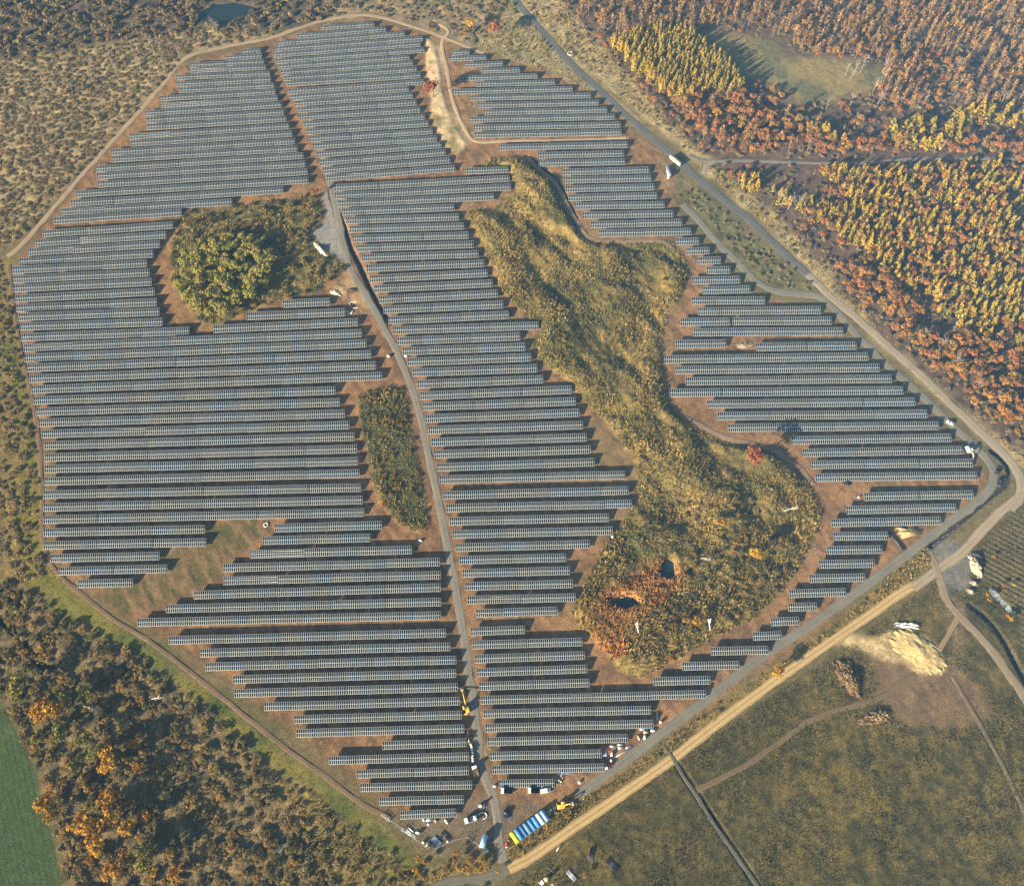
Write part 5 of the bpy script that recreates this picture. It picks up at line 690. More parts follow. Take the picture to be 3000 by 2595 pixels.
def merged(name, kd, P4, label, cat, seed, trunks=True, bark=None, group=None):
    """P4: rows of x, y, height, width -> one mass object"""
    r = np.random.default_rng(seed)
    V = []; F_ = []; TV = []; TF = []; CL = []; RN = []; o = 0; to = 0
    var = r.integers(0, NV, len(P4)); rot = r.random(len(P4)) * 6.283; rn = r.random(len(P4))
    for vi in range(NV):
        k = np.where(var == vi)[0]
        if not len(k): continue
        v, f, cl, tv, tf = PROTO[kd][vi]
        c, s = np.cos(rot[k])[:, None], np.sin(rot[k])[:, None]
        def place(q):
            wx = P4[k, 3][:, None]
            x = (q[:, 0] * c - q[:, 1] * s) * wx + P4[k, 0][:, None]; y = (q[:, 0] * s + q[:, 1] * c) * wx + P4[k, 1][:, None]
            z = q[:, 2][None] * P4[k, 2][:, None] + ground_z(P4[k, 0], P4[k, 1])[:, None]
            return np.stack([x, y, z], -1).reshape(-1, 3)
        V.append(place(v)); F_.append((f[None] + (np.arange(len(k)) * len(v))[:, None, None]).reshape(-1, 3) + o); o += len(k) * len(v)
        CL.append(np.tile(cl, len(k))); RN.append(np.repeat(rn[k], len(v)))
        if trunks:
            TV.append(place(tv)); TF.append((tf[None] + (np.arange(len(k)) * len(tv))[:, None, None]).reshape(-1, 4) + to); to += len(k) * len(tv)
    V = np.vstack(V); F_ = np.vstack(F_); CL = np.concatenate(CL); RN = np.concatenate(RN)
    fs = [F_]; mi = np.zeros(len(F_))
    if trunks:
        TV = np.vstack(TV); TF = np.vstack(TF) + len(V); V = np.vstack([V, TV]); fs.append(TF); mi = np.r_[mi, np.ones(len(TF))]
        CL = np.r_[CL, np.full(len(TV), .5)]; RN = np.r_[RN, np.zeros(len(TV))]
    me = npmesh(name, V, fs, attrs={'clump': CL, 'rnd': RN}, mats=[ML[kd], bark or M_BARK], midx=mi)
    return tag(link(name, me), label, cat, group, kind='stuff')

def planting(kd, name, P4, nindiv, labelf, cat, group, masslabel, seed, split=False, bark=None):
    """nearest nindiv in-frame plants become objects, the rest one mass. split: crown and trunk are parts"""
    bark = bark or M_BARK
    r = np.random.default_rng(seed)
    if not len(P4): return
    vis = in_frame(P4, .995); _, _, d = view(P4)
    size = P4[:, 2] * P4[:, 3] / d ** 2
    order = np.argsort(-np.where(vis, size, -1))
    ind = order[:nindiv]; ind = ind[vis[ind]]; rest = np.setdiff1d(np.arange(len(P4)), ind)
    if split: CM = [crown_mesh(kd, i, 'crown') for i in range(NV)]; TM = [trunk_mesh(kd, i, bark) for i in range(NV)]
    else: WM = [whole_mesh(kd, i, name, bark) for i in range(NV)]
    for q, i in enumerate(ind):
        x, y, h, w = P4[i]; vi = int(r.integers(0, NV)); rz = r.random() * 6.283
        z = float(ground_z(x, y))
        if split:
            e = empty(name, (x, y, z - .05), rz); e.scale = (w, w, h)
            link('crown', CM[vi], e); link('trunk', TM[vi], e)
        else:
            e = link(name, WM[vi], None, (x, y, z - .05)); e.rotation_euler = (0, 0, rz); e.scale = (w, w, h)
        tag(e, labelf(x, y, h, w), cat, group)
    if len(rest) > 0:
        merged(name.replace('_tree', '') + '_mass', kd, P4[rest], masslabel, cat, seed + 5, True, bark)

def sized(pts, h0, h1, w0, w1, seed):
    r = np.random.default_rng(seed); n = len(pts)
    k = r.random(n); return np.c_[pts, h0 + (h1 - h0) * k, (w0 + (w1 - w0) * (.6 * k + .4 * r.random(n)))]
NZ = lambda pts, sc, sd: vnoise(pts[:, 0], pts[:, 1], sc, sd)
Sx = SCAT
# --- larches
pl = np.vstack([sized(clear_of_roads(spots(Sx['larch_a'], 3.1, .93, 1)), 8, 11, 5.2, 7, 1), sized(clear_of_roads(spots(Sx['larch_b'], 4.5, .74, 2, mask=lambda X, Y: vnoise(X, Y, 26, 3) + .35 * vnoise(X, Y, 9, 4) > .36)), 6, 8.5, 5.2, 7.2, 2),
                sized(spots(Sx['larch_c'], 4.6, .6, 4, mask=lambda X, Y: vnoise(X, Y, 22, 5) > .45), 7, 11, 8, 10.5, 4)])
planting('larch', 'larch_tree', pl, 300, lambda *a: 'yellow pointed larch tree in the dense plantation right of the diagonal road', 'tree', 'larches of the plantation right of the diagonal road', 'far yellow larches of the plantation behind the nearer ones', 21)
# --- oaks
po = np.vstack([sized(clear_of_roads(spots(Sx['oak_a'], 4.8, .8, 6)), 5, 9, 5.5, 8.5, 6), sized(clear_of_roads(spots(Sx['oak_b'], 5.2, .8, 7)), 5, 9, 6, 9.5, 7),
                sized(spots(Sx['larch_b'], 6.0, .6, 8), 4, 7, 5.5, 8, 8), sized(clear_of_roads(spots(POLY['forest_r'], 7.5, .55, 68, avoid=[Sx['larch_a'], POLY['clearing']]), 5), 3, 6, 4.5, 7.5, 68), sized(spots(Sx['birch_b'], 9, .5, 9), 5, 9, 5, 8, 9)])
po = po[NZ(po, 25, 33) > .18]
planting('oak', 'oak_tree', po, 300, lambda *a: 'rusty orange oak tree in the autumn wood right of the diagonal road', 'tree', 'oaks of the wood right of the diagonal road', 'far rusty oaks among the larches and birches', 22)
# --- birches
pb = np.vstack([sized(clear_of_roads(spots(Sx['birch_a'], 5.2, .62, 10)), 10, 13, 7, 10, 10), sized(spots(Sx['birch_b'], 5.0, .62, 11, mask=lambda X, Y: vnoise(X, Y, 30, 6) > .22), 9, 13, 7, 10, 11), sized(clear_of_roads(spots(Sx['oak_a'], 11, .5, 12)), 9, 13, 8, 11, 12)])
pb = pb[~inside(POLY['clearing'], pb[:, 0], pb[:, 1]) | (np.random.default_rng(3).random(len(pb)) < .04)]
planting('birch', 'birch_tree', pb, 300, lambda *a: 'slender birch with thin orange crown and pale trunk at the upper right', 'tree', 'birches of the upper right wood', 'far slender birches of the upper right wood', 23, split=True, bark=M_PALE)
# --- scrub bushes, upper left and the overgrown edges
notrow = lambda X, Y: ~inside(POLY['soil'], X, Y)
ps = np.vstack([sized(clear_of_roads(spots(Sx['scrub_tl'], 3.3, .88, 13, mask=notrow)), .9, 2.3, 3.6, 6.0, 13), sized(clear_of_roads(spots(Sx['left_edge'], 3.6, .75, 14, mask=notrow)), 1, 2.8, 3.5, 6, 14),
                sized(clear_of_roads(spots(Sx['top_mid'], 3.8, .7, 15, mask=notrow)), 1.2, 3.5, 3.5, 6, 15), sized(clear_of_roads(spots(Sx['verge_left'], 6, .35, 16, mask=notrow)), 1.2, 2.5, 2.5, 4, 16),
                sized(clear_of_roads(spots(Sx['verge'], 4.6, .45, 17)), 1.2, 3, 2.5, 5, 17), sized(clear_of_roads(spots(Sx['bank'], 3.6, .6, 18)), 1, 2.5, 2.5, 4.5, 18),
                sized(spots(Sx['oak_b'], 5, .6, 19), 1.5, 3.5, 3, 5, 19), sized(spots(Sx['wood_tl'], 5, .7, 20, avoid=[WATER['pond_north']]), 3, 7, 4.5, 8, 20), sized(clear_of_roads(spots(POLY['forest_r'], 4.6, .6, 69, avoid=[Sx['larch_a'], POLY['clearing']]), 2), 1.5, 3.5, 3.5, 5.5, 69), sized(clear_of_roads(spots(Sx['wood_bl'], 3.6, .5, 61)), 1, 2.6, 3.5, 6, 61), sized(clear_of_roads(spots(Sx['rough_bl'], 5, .3, 62)), 1, 3, 2.5, 4.5, 62)])
planting('bush', 'scrub_bush', ps, 290, lambda *a: 'bushy grey-brown scrub bush among its likes on rough ground', 'bush', 'scrub bushes on rough ground', 'far scrub bushes covering the rough ground', 24)
# --- dark thicket bushes, lower left
pd_ = np.vstack([sized(clear_of_roads(spots(Sx['wood_bl'], 4.2, .62, 25)), 1.6, 4.2, 4, 8.5, 25), sized(clear_of_roads(spots(Sx['rough_bl'], 6, .35, 26)), 1.5, 3.5, 3, 5, 26), sized(spots(Sx['big_thicket'], 4.4, .55, 27), 1.5, 3.5, 3.5, 6, 27),
                 sized(spots(Sx['strip'], 4.5, .45, 28), 1, 2.5, 3, 5, 28), sized(spots(Sx['big_upper'], 9, .3, 29), .8, 2, 3, 5, 29), sized(spots(Sx['willow'], 4.4, .5, 30, avoid=[Sx['willow_low']]), 2, 4.5, 4, 6.5, 30), sized(clear_of_roads(spots(Sx['south_strip'], 3.6, .35, 31)), .6, 1.4, 2, 3.2, 31)])
planting('dark', 'thicket_bush', pd_, 290, lambda *a: 'dusky olive thicket bush growing among its likes on overgrown ground', 'bush', 'dusky thicket bushes', 'small dusky thicket bushes between the larger ones', 25)
# --- green willows of the left island
wl = spots(Sx['willow_low'], 5.6, .9, 34, mask=lambda X, Y: inside(Sx['willow'], X, Y))
wl = sized(wl, 4.5, 8.5, 8, 13, 34)
planting('willow', 'willow_tree', wl, 250, lambda *a: 'round yellow-green willow in the thicket island inside the left panels', 'tree', 'willows of the left thicket island', 'small willows', 26, split=True)
# --- single coloured trees, each placed from image coordinates
CMc = {}
TLAB = {'gold': 'golden autumn tree with a full round crown', 'rust': 'rust red autumn tree with a loose round crown', 'olive': 'olive green leafy tree with a broad crown'}
def where(x, y):
    if y < 45 and x < -60: return 'low on the left in the dark wood'
    if y < 25: return 'at the bottom edge near the yard'
    if x < -60 and y < 180: return 'in the dark wood at the lower left'
    if x > 140 and y < 170: return 'by the pale pool at the right edge'
    if y < 180 and 0 < x: return 'on the overgrown island or its road verge'
    return 'at the far top beside the panels'
for i, (kd, x, y, dm) in enumerate(TREES):
    r = np.random.default_rng(900 + i); vi = int(r.integers(0, NV))
    if (kd, vi) not in CMc: CMc[kd, vi] = (crown_mesh(kd, vi, 'crown'), trunk_mesh(kd, vi, M_BARK))
    w = max(dm, 2.0) * 1.5; h = float(np.clip(w * .95, 2.0, 12))
    e = empty(kd + '_autumn_tree' if kd != 'olive' else 'olive_leafed_tree', (x, y, float(ground_z(x, y)) - .05), r.random() * 6.28); e.scale = (w, w, h)
    link('crown', CMc[kd, vi][0], e); link('trunk', CMc[kd, vi][1], e)
    tag(e, f'{TLAB[kd]} {where(x, y)}', 'tree', f'{kd} trees {where(x, y)}')

# --- grasses: clumps of blades, nobody could count them
def clumps(name, kd, P3, label, seed, blades=5, lean=.5):
    """P3: x, y, height"""
    r = np.random.default_rng(seed); n = len(P3); N = n * blades
    x = np.repeat(P3[:, 0], blades); y = np.repeat(P3[:, 1], blades); h = np.repeat(P3[:, 2], blades) * r.uniform(.6, 1.2, N)
    z = ground_z(x, y)
    th = r.random(N) * 6.283; w = h * r.uniform(.22, .42, N)
    dx, dy = np.cos(th), np.sin(th)
    ox, oy = r.normal(0, .35, N) * h, r.normal(0, .35, N) * h
    lx, ly = r.normal(.25, lean, N) * h, r.normal(.2, lean, N) * h
    V = np.empty((N, 3, 3))
    V[:, 0] = np.c_[x + ox - dx * w, y + oy - dy * w, z - .05]; V[:, 1] = np.c_[x + ox + dx * w, y + oy + dy * w, z - .05]; V[:, 2] = np.c_[x + ox + lx, y + oy + ly, z + h]
    cl = np.repeat(np.repeat(r.random(n), blades) * .7 + r.random(N) * .3, 3)
    rn = np.repeat(np.repeat(np.clip(vnoise(P3[:, 0], P3[:, 1], 14, seed) * .8 + r.random(n) * .3, 0, .999), blades), 3)
    me = npmesh(name, V.reshape(-1, 3), np.arange(N * 3).reshape(N, 3), attrs={'clump': cl, 'rnd': rn}, mats=[ML[kd]])
    tag(link(name, me), label, 'grass', kind='stuff')
def hgt(pts, a, b, sd): return np.c_[pts, a + (b - a) * NZ(pts, 12, sd)]
nopond = lambda X, Y: ~(inside(WATER['pond_square'], X, Y) | inside(WATER['pond_reedy'], X, Y))
cl = np.vstack([hgt(spots(Sx['big'], 1.25, .75, 41, mask=nopond), .45, 1.5, 1), hgt(spots(Sx['strip'], 1.3, .75, 42), .4, 1.4, 2), hgt(clear_of_roads(spots(Sx['south_strip'], 1.25, .8, 43), .2), .35, 1.2, 3), hgt(spots(Sx['willow'], 1.6, .6, 44), .4, 1.3, 4),
                hgt(clear_of_roads(spots(Sx['verge'], 1.9, .8, 45), .3), .4, 1.3, 5), hgt(clear_of_roads(spots(Sx['verge_left'], 1.9, .7, 46, mask=notrow), .3), .4, 1.2, 6), hgt(clear_of_roads(spots(Sx['rough_bl'], 1.5, .7, 47), .3), .4, 1.2, 7)])
clumps('dry_grass', 'straw', cl, 'tall dry yellow grass on the overgrown islands and verges', 51)
clumps('rusty_reeds', 'reed', hgt(spots(Sx['reed'], 1.1, .85, 48, mask=nopond), .7, 1.7, 8), 'rusty brown reeds around the small pools of the big island', 52)
clumps('meadow_grass', 'meadow', np.vstack([hgt(clear_of_roads(spots(Sx['field_br'], 1.05, .8, 49, avoid=[POLY['sand_fan'], POLY['bare_br'], POLY['gravel_yard']]), .2), .25, .75, 9), hgt(spots(POLY['green_band'], 2.2, .6, 50), .2, .7, 10)]), 'low dark olive meadow grass at the lower right', 53, 4)

# ------------------------------------------------ things of the building site
def cmat(name, c, rough=.6, spec=.3, metal=0., var=.15, scale=1.5): return plain(name, c, rough, spec, metal, var, scale)
PM = {
 'white': cmat('white_paint', (.78, .77, .74)), 'grey': cmat('grey_paint', (.36, .38, .39)), 'black': cmat('black_paint', (.02, .022, .026), .4), 'navy': cmat('navy_paint', (.02, .03, .09), .3, .5),
 'yellow': cmat('machine_yellow', (.72, .50, .07)), 'red': cmat('red_paint', (.50, .06, .05)), 'tan': cmat('tan_board', (.52, .40, .24)), 'blue': cmat('pale_blue_sheet', (.26, .43, .56), .4, .4),
 'glass': cmat('dark_glass', (.02, .025, .03), .08, .6), 'tyre': cmat('tyre_rubber', (.018, .018, .018), .9, .1), 'wood': cmat('pallet_wood', (.30, .21, .12), .9, .1), 'wrap': cmat('plastic_wrap', (.82, .82, .80), .35, .4, 0, .08),
 'steel': cmat('beam_steel', (.62, .65, .67), .4, .5, .3), 'concrete': cmat('pale_concrete', (.52, .50, .46), .9, .1), 'timber': cmat('fresh_timber', (.62, .46, .22), .9, .1, 0, .3),
 'bluesteel': cmat('bluish_steel', (.42, .53, .62), .35, .5, .2), 'tarp': cmat('white_tarp', (.72, .71, .68), .7, .2), 'roofgrey': cmat('roof_grey', (.20, .24, .27)), 'dark_steel': cmat('dark_steel', (.05, .055, .06), .5, .4, .4)}
CONT = {'yellow': (.85, .70, .02), 'blue': (.055, .20, .46), 'dull blue': (.10, .23, .36), 'bright blue': (.06, .24, .56), 'white': (.66, .68, .68), 'pale blue': (.22, .38, .52)}
CONTM = {}
for k, c in CONT.items():
    t = NT(k.replace(' ', '_') + '_container_paint')
    n1 = t.noise(.8, 4, t.pos(), .7)
    col = t.mix(t.rng(n1, .55, .75, 0, .35), (*c, 1), (c[0] * .5 + .12, c[1] * .5 + .1, c[2] * .5 + .08, 1))
    CONTM[k] = t.fin(col, .5, .35)

def bxs(name, lst, mat, parent, bev=0.0):
    V, Fq = boxes([(min(a, b), max(a, b), min(c, d), max(c, d), min(e, f), max(e, f)) for a, b, c, d, e, f in lst])
    me = npmesh(name, V, Fq, mats=[mat])
    if bev:
        bm = bmesh.new(); bm.from_mesh(me); bmesh.ops.bevel(bm, geom=bm.edges[:], offset=bev, segments=2, affect='EDGES'); bm.to_mesh(me); bm.free()
    return link(name, me, parent)
def prism(name, prof, y0, y1, mat, parent, bev=.05):
    """side profile (x, z) extruded across the width"""
    bm = bmesh.new()
    a = [bm.verts.new((x, y0, z)) for x, z in prof]; b = [bm.verts.new((x, y1, z)) for x, z in prof]
    bm.faces.new(a); bm.faces.new(b[::-1])
    for i in range(len(prof)): bm.faces.new((a[i], b[i], b[(i + 1) % len(prof)], a[(i + 1) % len(prof)]))
    bmesh.ops.recalc_face_normals(bm, faces=bm.faces[:])
    if bev: bmesh.ops.bevel(bm, geom=bm.edges[:], offset=bev, segments=2, affect='EDGES')
    me = bpy.data.meshes.new(name); bm.to_mesh(me); bm.free(); me.materials.append(mat)
    return link(name, me, parent)
def cyl(name, p0, p1, r, mat, parent, sides=14, r1=None):
    p0 = np.array(p0, float); p1 = np.array(p1, float); t = (p1 - p0) / np.linalg.norm(p1 - p0)
    a = np.cross(t, (.31, .2, .93)); a /= np.linalg.norm(a); b = np.cross(t, a); r1 = r if r1 is None else r1
    V = [p0 + (a * math.cos(k * 2 * math.pi / sides) + b * math.sin(k * 2 * math.pi / sides)) * r for k in range(sides)] + [p1 + (a * math.cos(k * 2 * math.pi / sides) + b * math.sin(k * 2 * math.pi / sides)) * r1 for k in range(sides)]
    F4 = np.array([(k, (k + 1) % sides, sides + (k + 1) % sides, sides + k) for k in range(sides)])
    return link(name, npmesh(name, np.array(V), [F4, np.array([list(range(sides))[::-1]]), np.array([list(range(sides, 2 * sides))])], mats=[mat]), parent)
def tubes(name, paths, r, mat, parent, sides=5):
    V, Fq = merge([tube(p, [r] * len(p), sides) for p in paths])
    return link(name, npmesh(name, V, Fq, mats=[mat]), parent)
def wheels(e, xs, y, r, w=.24):
    for x in xs:
        for s in (-1, 1):
            wl_ = cyl('wheel', (x, s * y - w / 2, r), (x, s * y + w / 2, r), r, PM['tyre'], e)
            cyl('rim', (x, s * y - w / 2 - .01, r), (x, s * y + w / 2 + .01, r), r * .55, PM['steel'], wl_, 10)

def make(kind, x, y, an, L, Wd, label, ex):
    name = {'pallet': 'wrapped_pallet', 'beams': 'beam_bundle', 'sheet': 'tarpaulin', 'loader': 'compact_loader', 'drum': 'cable_drum', 'car': 'parked_car', 'truck': 'parked_truck', 'crate': 'wire_crate', 'slab': 'concrete_slab', 'container': 'shipping_container',
            'curve': 'bent_pipe', 'mixer': 'cement_mixer', 'auger': 'drilling_rig', 'trailer': 'box_trailer', 'ring': 'ring', 'pipe': 'dark_pipe', 'logs': 'timber_stack', 'heap': 'heap', 'deadtree': 'dead_tree', 'trestle': 'trestle', 'sack': 'sack', 'excavator': 'excavator'}[kind]
    if kind == 'heap': name = {'white': 'sand_heap', 'sand': 'sand_heap', 'dark': 'soil_heap', 'debris': 'debris_heap', 'brush': 'brushwood_heap', 'rubble': 'rubble_heap', 'black': 'earth_heap', 'spoil': 'spoil_heap'}[ex[0]]
    z = float(ground_z(x, y))
    e = empty(name, (x, y, z), an)
    cat = {'pallet': 'pallet', 'beams': 'beams', 'sheet': 'tarpaulin', 'loader': 'loader', 'drum': 'drum', 'car': 'car', 'truck': 'truck', 'crate': 'crate', 'slab': 'slab', 'container': 'container', 'curve': 'pipe', 'mixer': 'mixer', 'auger': 'drill rig',
           'trailer': 'trailer', 'ring': 'ring', 'pipe': 'pipe', 'logs': 'timber', 'heap': 'heap', 'deadtree': 'dead tree', 'trestle': 'trestle', 'sack': 'sack', 'excavator': 'excavator'}[kind]
    grp = {'container': 'shipping containers standing side by side'}.get(kind)
    if kind in ('pallet', 'sack', 'crate', 'slab') and ex: grp = ex[-1]
    tag(e, label, cat, grp)
    r = random.Random(label)
    l, w = L / 2, Wd / 2
    if kind == 'container':
        l, w, h = 2.42, 1.055, 2.5; m = CONTM[ex[0]]
        side = [(-l, l, -w, w, .15, h)]
        bxs('body', side, m, e)
        bxs('roof', [(-l + .1 + i * .165, -l + .18 + i * .165, -w + .1, w - .1, h, h + .03) for i in range(28)], m, e)
        bxs('corner_post', [(sx * l - .06 * sx, sx * (l + .03), sy * w - .06 * sy, sy * (w + .004), 0, h + .045) for sx in (-1, 1) for sy in (-1, 1)], m, e)
        d = bxs('door', [(l, l + .04, -w + .08, -.01, .25, h - .12), (l, l + .04, .01, w - .08, .25, h - .12)], m, e)
        bxs('lock_bar', [(l + .04, l + .08, q - .02, q + .02, .3, h - .2) for q in (-.8, -.3, .3, .8)], PM['steel'], d)
    elif kind == 'pallet':
        l, w = max(l, .45), max(w * .9, .45); h = r.uniform(.8, 1.25)
        bxs('pallet_base', [(-l, l, -w, -w + .14, 0, .13), (-l, l, -.07, .07, 0, .13), (-l, l, w - .14, w, 0, .13), (-l, l, -w, w, .13, .16)], PM['wood'], e)
        bxs('load', [(-l + .03, l - .03, -w + .03, w - .03, .163, h)], PM['tan'] if label.startswith('tan') else PM['wrap'], e, .06)
    elif kind == 'beams':
        m = {'red': PM['red'], 'black': PM['dark_steel'], 'blue': PM['bluesteel']}.get(ex[0] if ex else '', PM['bluesteel'] if 'blu' in label else PM['steel'])
        l = max(l, .8); w = max(w, .12)
        n = 1 if w < .2 else int(np.clip(w * 2 / .35, 2, 8))
        bxs('bearer', [(q - .06, q + .06, -w, w, 0, .12) for q in (-l * .6, l * .6)], PM['wood'], e)
        for i in range(n):
            yy = -w + (i + .5) * 2 * w / n; j = r.uniform(-.12, .12) * l * .4; bw = w / n * .82
            hh = r.uniform(.18, .34)
            bxs('beam', [(-l + j, l + j, yy - bw, yy + bw, .123, .14 + hh * .35), (-l + j, l + j, yy - bw * .55, yy + bw * .55, .14 + hh * .35, .14 + hh)], m, e)
    elif kind == 'sheet':
        n = 14; u, v = np.meshgrid(np.linspace(-1, 1, n), np.linspace(-1, 1, n))
        zz = .15 + .5 * vnoise(u * 3 + x, v * 3 + y, 1.0, 5) * (1 if L < 8 else 2.6); X = u * l * (1 + .1 * np.sin(v * 5)); Y = v * w * (.8 + .3 * vnoise(u * 2 + x, v * 0, .7, 6))
        V = np.stack([X, Y, zz], -1).reshape(-1, 3); V2 = V.copy(); V2[:, 2] -= .06
        ii = np.arange(n * n).reshape(n, n); q = np.stack([ii[:-1, :-1], ii[:-1, 1:], ii[1:, 1:], ii[1:, :-1]], -1).reshape(-1, 4)
        link('sheet', npmesh('sheet', np.vstack([V, V2]), np.vstack([q, q[:, ::-1] + n * n]), mats=[PM['red'] if ex[0] == 'red' else PM['tarp']], smooth=True), e)
        e['label'] = label
    elif kind == 'drum':
        R_ = max(l, .5)
        cyl('core', (0, 0, .1), (0, 0, .7), R_ * .6, PM['wood'], e)
        cyl('flange', (0, 0, 0), (0, 0, .09), R_, PM['wrap'], e, 20); cyl('flange', (0, 0, .7), (0, 0, .79), R_, PM['wrap'], e, 20)
    elif kind == 'sack':
        b = bxs('sack_body', [(-l, l, -w * .9, w * .9, 0, .8)], PM['wrap'], e, .18)
        bxs('loop', [(sx * l * .6 - .04, sx * l * .6 + .04, -w * .3, w * .3, .8, .95) for sx in (-1, 1)], PM['wrap'], e)
    elif kind == 'car':
        l = float(np.clip(l, 1.9, 2.5)); w = .88; m = PM[ex[0]]; van = 'van' in label
        if van: prof = [(-l, .35), (-l, 1.75), (-l + .15, 1.9), (l * .35, 1.9), (l * .62, 1.15), (l - .1, .95), (l, .7), (l, .35)]
        else: prof = [(-l, .32), (-l, .78), (-l + .1, .9), (-l * .05, .94), (l * .5, .9), (l - .08, .74), (l, .55), (l, .32)]
        prism('body', prof, -w, w, m, e, .07)
        if van: cab = [(l * .36, 1.2), (l * .36, 1.84), (l * .60, 1.2)]
        else: cab = [(-l * .78, .9), (-l * .6, 1.38), (l * .02, 1.42), (l * .36, .9)]
        if van:
            bxs('windscreen', [(l * .37, l * .58, -w + .1, w - .1, 1.2, 1.5)], PM['glass'], e)
            bxs('window', [(l * .05, l * .3, -w - .005, w + .005, 1.25, 1.65)], PM['glass'], e)
        else:
            prism('window', cab, -w + .1, w - .1, PM['glass'], e, .04)
            bxs('roof', [(-l * .56, l * .0, -w + .14, w - .14, 1.40, 1.45)], m, e, .02)
        wheels(e, (-l * .62, l * .62), w - .06, .32)
        for s in (-1, 1): bxs('headlight', [(l - .02, l + .02, s * w * .72 - .14, s * w * .72 + .14, .58, .72)], PM['wrap'], e)
    elif kind == 'truck':
        l = float(np.clip(l, 2.4, 3.6)); w = 1.08; bed = PM[ex[0]]; cm = PM[ex[1]]
        bxs('chassis', [(-l, l, -.45, .45, .5, .72)], PM['dark_steel'], e)
        c = prism('cab', [(l * .45, .55), (l * .45, 2.25), (l * .9, 2.2), (l, 1.4), (l, .55)], -w, w, cm, e, .06)
        bxs('windscreen', [(l * .93, l * .985, -w + .12, w - .12, 1.45, 1.95)], PM['glass'], c)
        bxs('bed', [(-l, l * .4, -w, w, .75, .95), (-l, l * .4, -w, -w + .06, .95, 1.45), (-l, l * .4, w - .06, w, .95, 1.45), (l * .34, l * .4, -w + .06, w - .06, .95, 1.6), (-l, -l + .06, -w + .06, w - .06, .95, 1.4)], bed, e)
        wheels(e, (-l * .6, l * .68), w - .12, .45, .3)
        if ex[1] == 'white' and ex[0] == 'grey': bxs('load', [(-l + .1, -l * .45, -w + .1, w - .1, .955, 1.7)], PM['wrap'], e, .05)
    elif kind == 'loader':
        m = PM[ex[0]]; l = max(l, 1.2); w = .7
        prism('body', [(-l, .4), (-l, 1.1), (-l * .2, 1.2), (l * .35, 1.0), (l * .4, .4)], -w * .75, w * .75, m, e, .06)
        bxs('cab', [(-l * .35, l * .15, -w * .6, w * .6, 1.2, 1.95)], PM['glass'], e); bxs('roof', [(-l * .42, l * .22, -w * .68, w * .68, 1.953, 2.03)], PM['white'] if ex[0] != 'red' else PM['red'], e, .02)
        bxs('lift_arm', [(l * .0, l * .85, s * w * .85 - .07, s * w * .85 + .07, .75, .9) for s in (-1, 1)], PM['dark_steel'] if ex[0] == 'white' else m, e)
        prism('bucket', [(l * .75, .1), (l * .8, .75), (l * 1.2, .15), (l * 1.1, .08)], -w, w, PM['white'], e, .02)
        wheels(e, (-l * .6, l * .35), w * .9, .4)
    elif kind == 'excavator':
        m = PM[ex[0]]; s = 1.0
        for q in (-1, 1): prism('track', [(-1.5, .1), (-1.7, .4), (-1.5, .75), (1.5, .75), (1.7, .4), (1.5, .1)], q * 1.15 - .28, q * 1.15 + .28, PM['dark_steel'], e, .06)
        rot = math.pi if len(ex) > 1 else (math.pi if ex[0] == 'white' else 0)
        if len(ex) > 1: e.rotation_euler.z = an + math.pi; e.location.z = z
        b = prism('upper_body', [(-1.9, .9), (-1.9, 1.7), (-1.5, 1.95), (.9, 1.9), (1.2, 1.4), (1.2, .9)], -1.25, .45, m, e, .08)
        bxs('counterweight', [(-2.3, -1.905, -1.25, 1.25, .95, 1.8)], m, e, .1)
        cb = bxs('cab', [(-.3, 1.3, .46, 1.3, .95, 2.75)], PM['glass'], e, .04); bxs('cab_roof', [(-.36, 1.36, .42, 1.34, 2.752, 2.84)], m, cb, .02)
        if len(ex) > 1:
            arm = [(1.1, -.2, 1.7), (3.6, -.2, 3.2), (6.0, -.2, 2.2)]; st = [(6.0, -.2, 2.2), (8.6, -.2, 1.0)]; bk = 8.7
        else: arm = [(1.1, -.2, 1.7), (2.6, -.2, 3.0), (4.0, -.2, 2.4)]; st = [(4.0, -.2, 2.4), (4.6, -.2, .8)]; bk = 4.6
        tubes('boom', [arm], .26, m, e, 8); tubes('stick', [st], .2, m if ex[0] != 'white' else PM['white'], e, 8)
        prism('bucket', [(bk - .3, .15), (bk - .25, 1.0), (bk + .35, .9), (bk + .5, .25), (bk + .2, .05)], -.9, .5, PM['white'], e, .03)
    elif kind == 'auger':
        cyl('mast', (-l * 1.2, 0, .6), (l * 1.1, 0, 1.5), .16, PM['white'], e, 8)
        prism('body', [(-.8, .5), (-.8, 1.2), (.8, 1.3), (.9, .5)], -.6, .6, PM['red'], e, .06)
        for q in (-1, 1): prism('track', [(-.9, .05), (-1, .3), (-.9, .5), (.9, .5), (1, .3), (.9, .05)], q * .7 - .16, q * .7 + .16, PM['dark_steel'], e, .04)
        bxs('outrigger', [(-.5, .2, -1.3, -.9, .1, .5), (.1, .7, .9, 1.3, .1, .5)], PM['white'], e, .05)
    elif kind == 'trailer':
        m = {'blue': PM['blue'], 'grey': PM['roofgrey'], 'tan': PM['tan']}[ex[0]]; w = max(w * .5, 1.15); l = float(np.clip(l, 2.6, 4.6))
        bxs('body', [(-l, l, -w, w, .55, 2.55)], PM['white'] if ex[0] == 'blue' else PM['grey'], e, .04)
        bxs('roof', [(-l - .04, l + .04, -w - .04, w + .04, 2.553, 2.66)], m, e, .03)
        bxs('roof_rib', [(q - .03, q + .03, -w, w, 2.662, 2.70) for q in np.linspace(-l * .9, l * .9, 9)], m, e)
        bxs('door', [(l + .003, l + .04, -.45, .45, .6, 2.3)], PM['grey'], e)
        wheels(e, (-.6, .4), w - .1, .4)
    elif kind == 'crate':
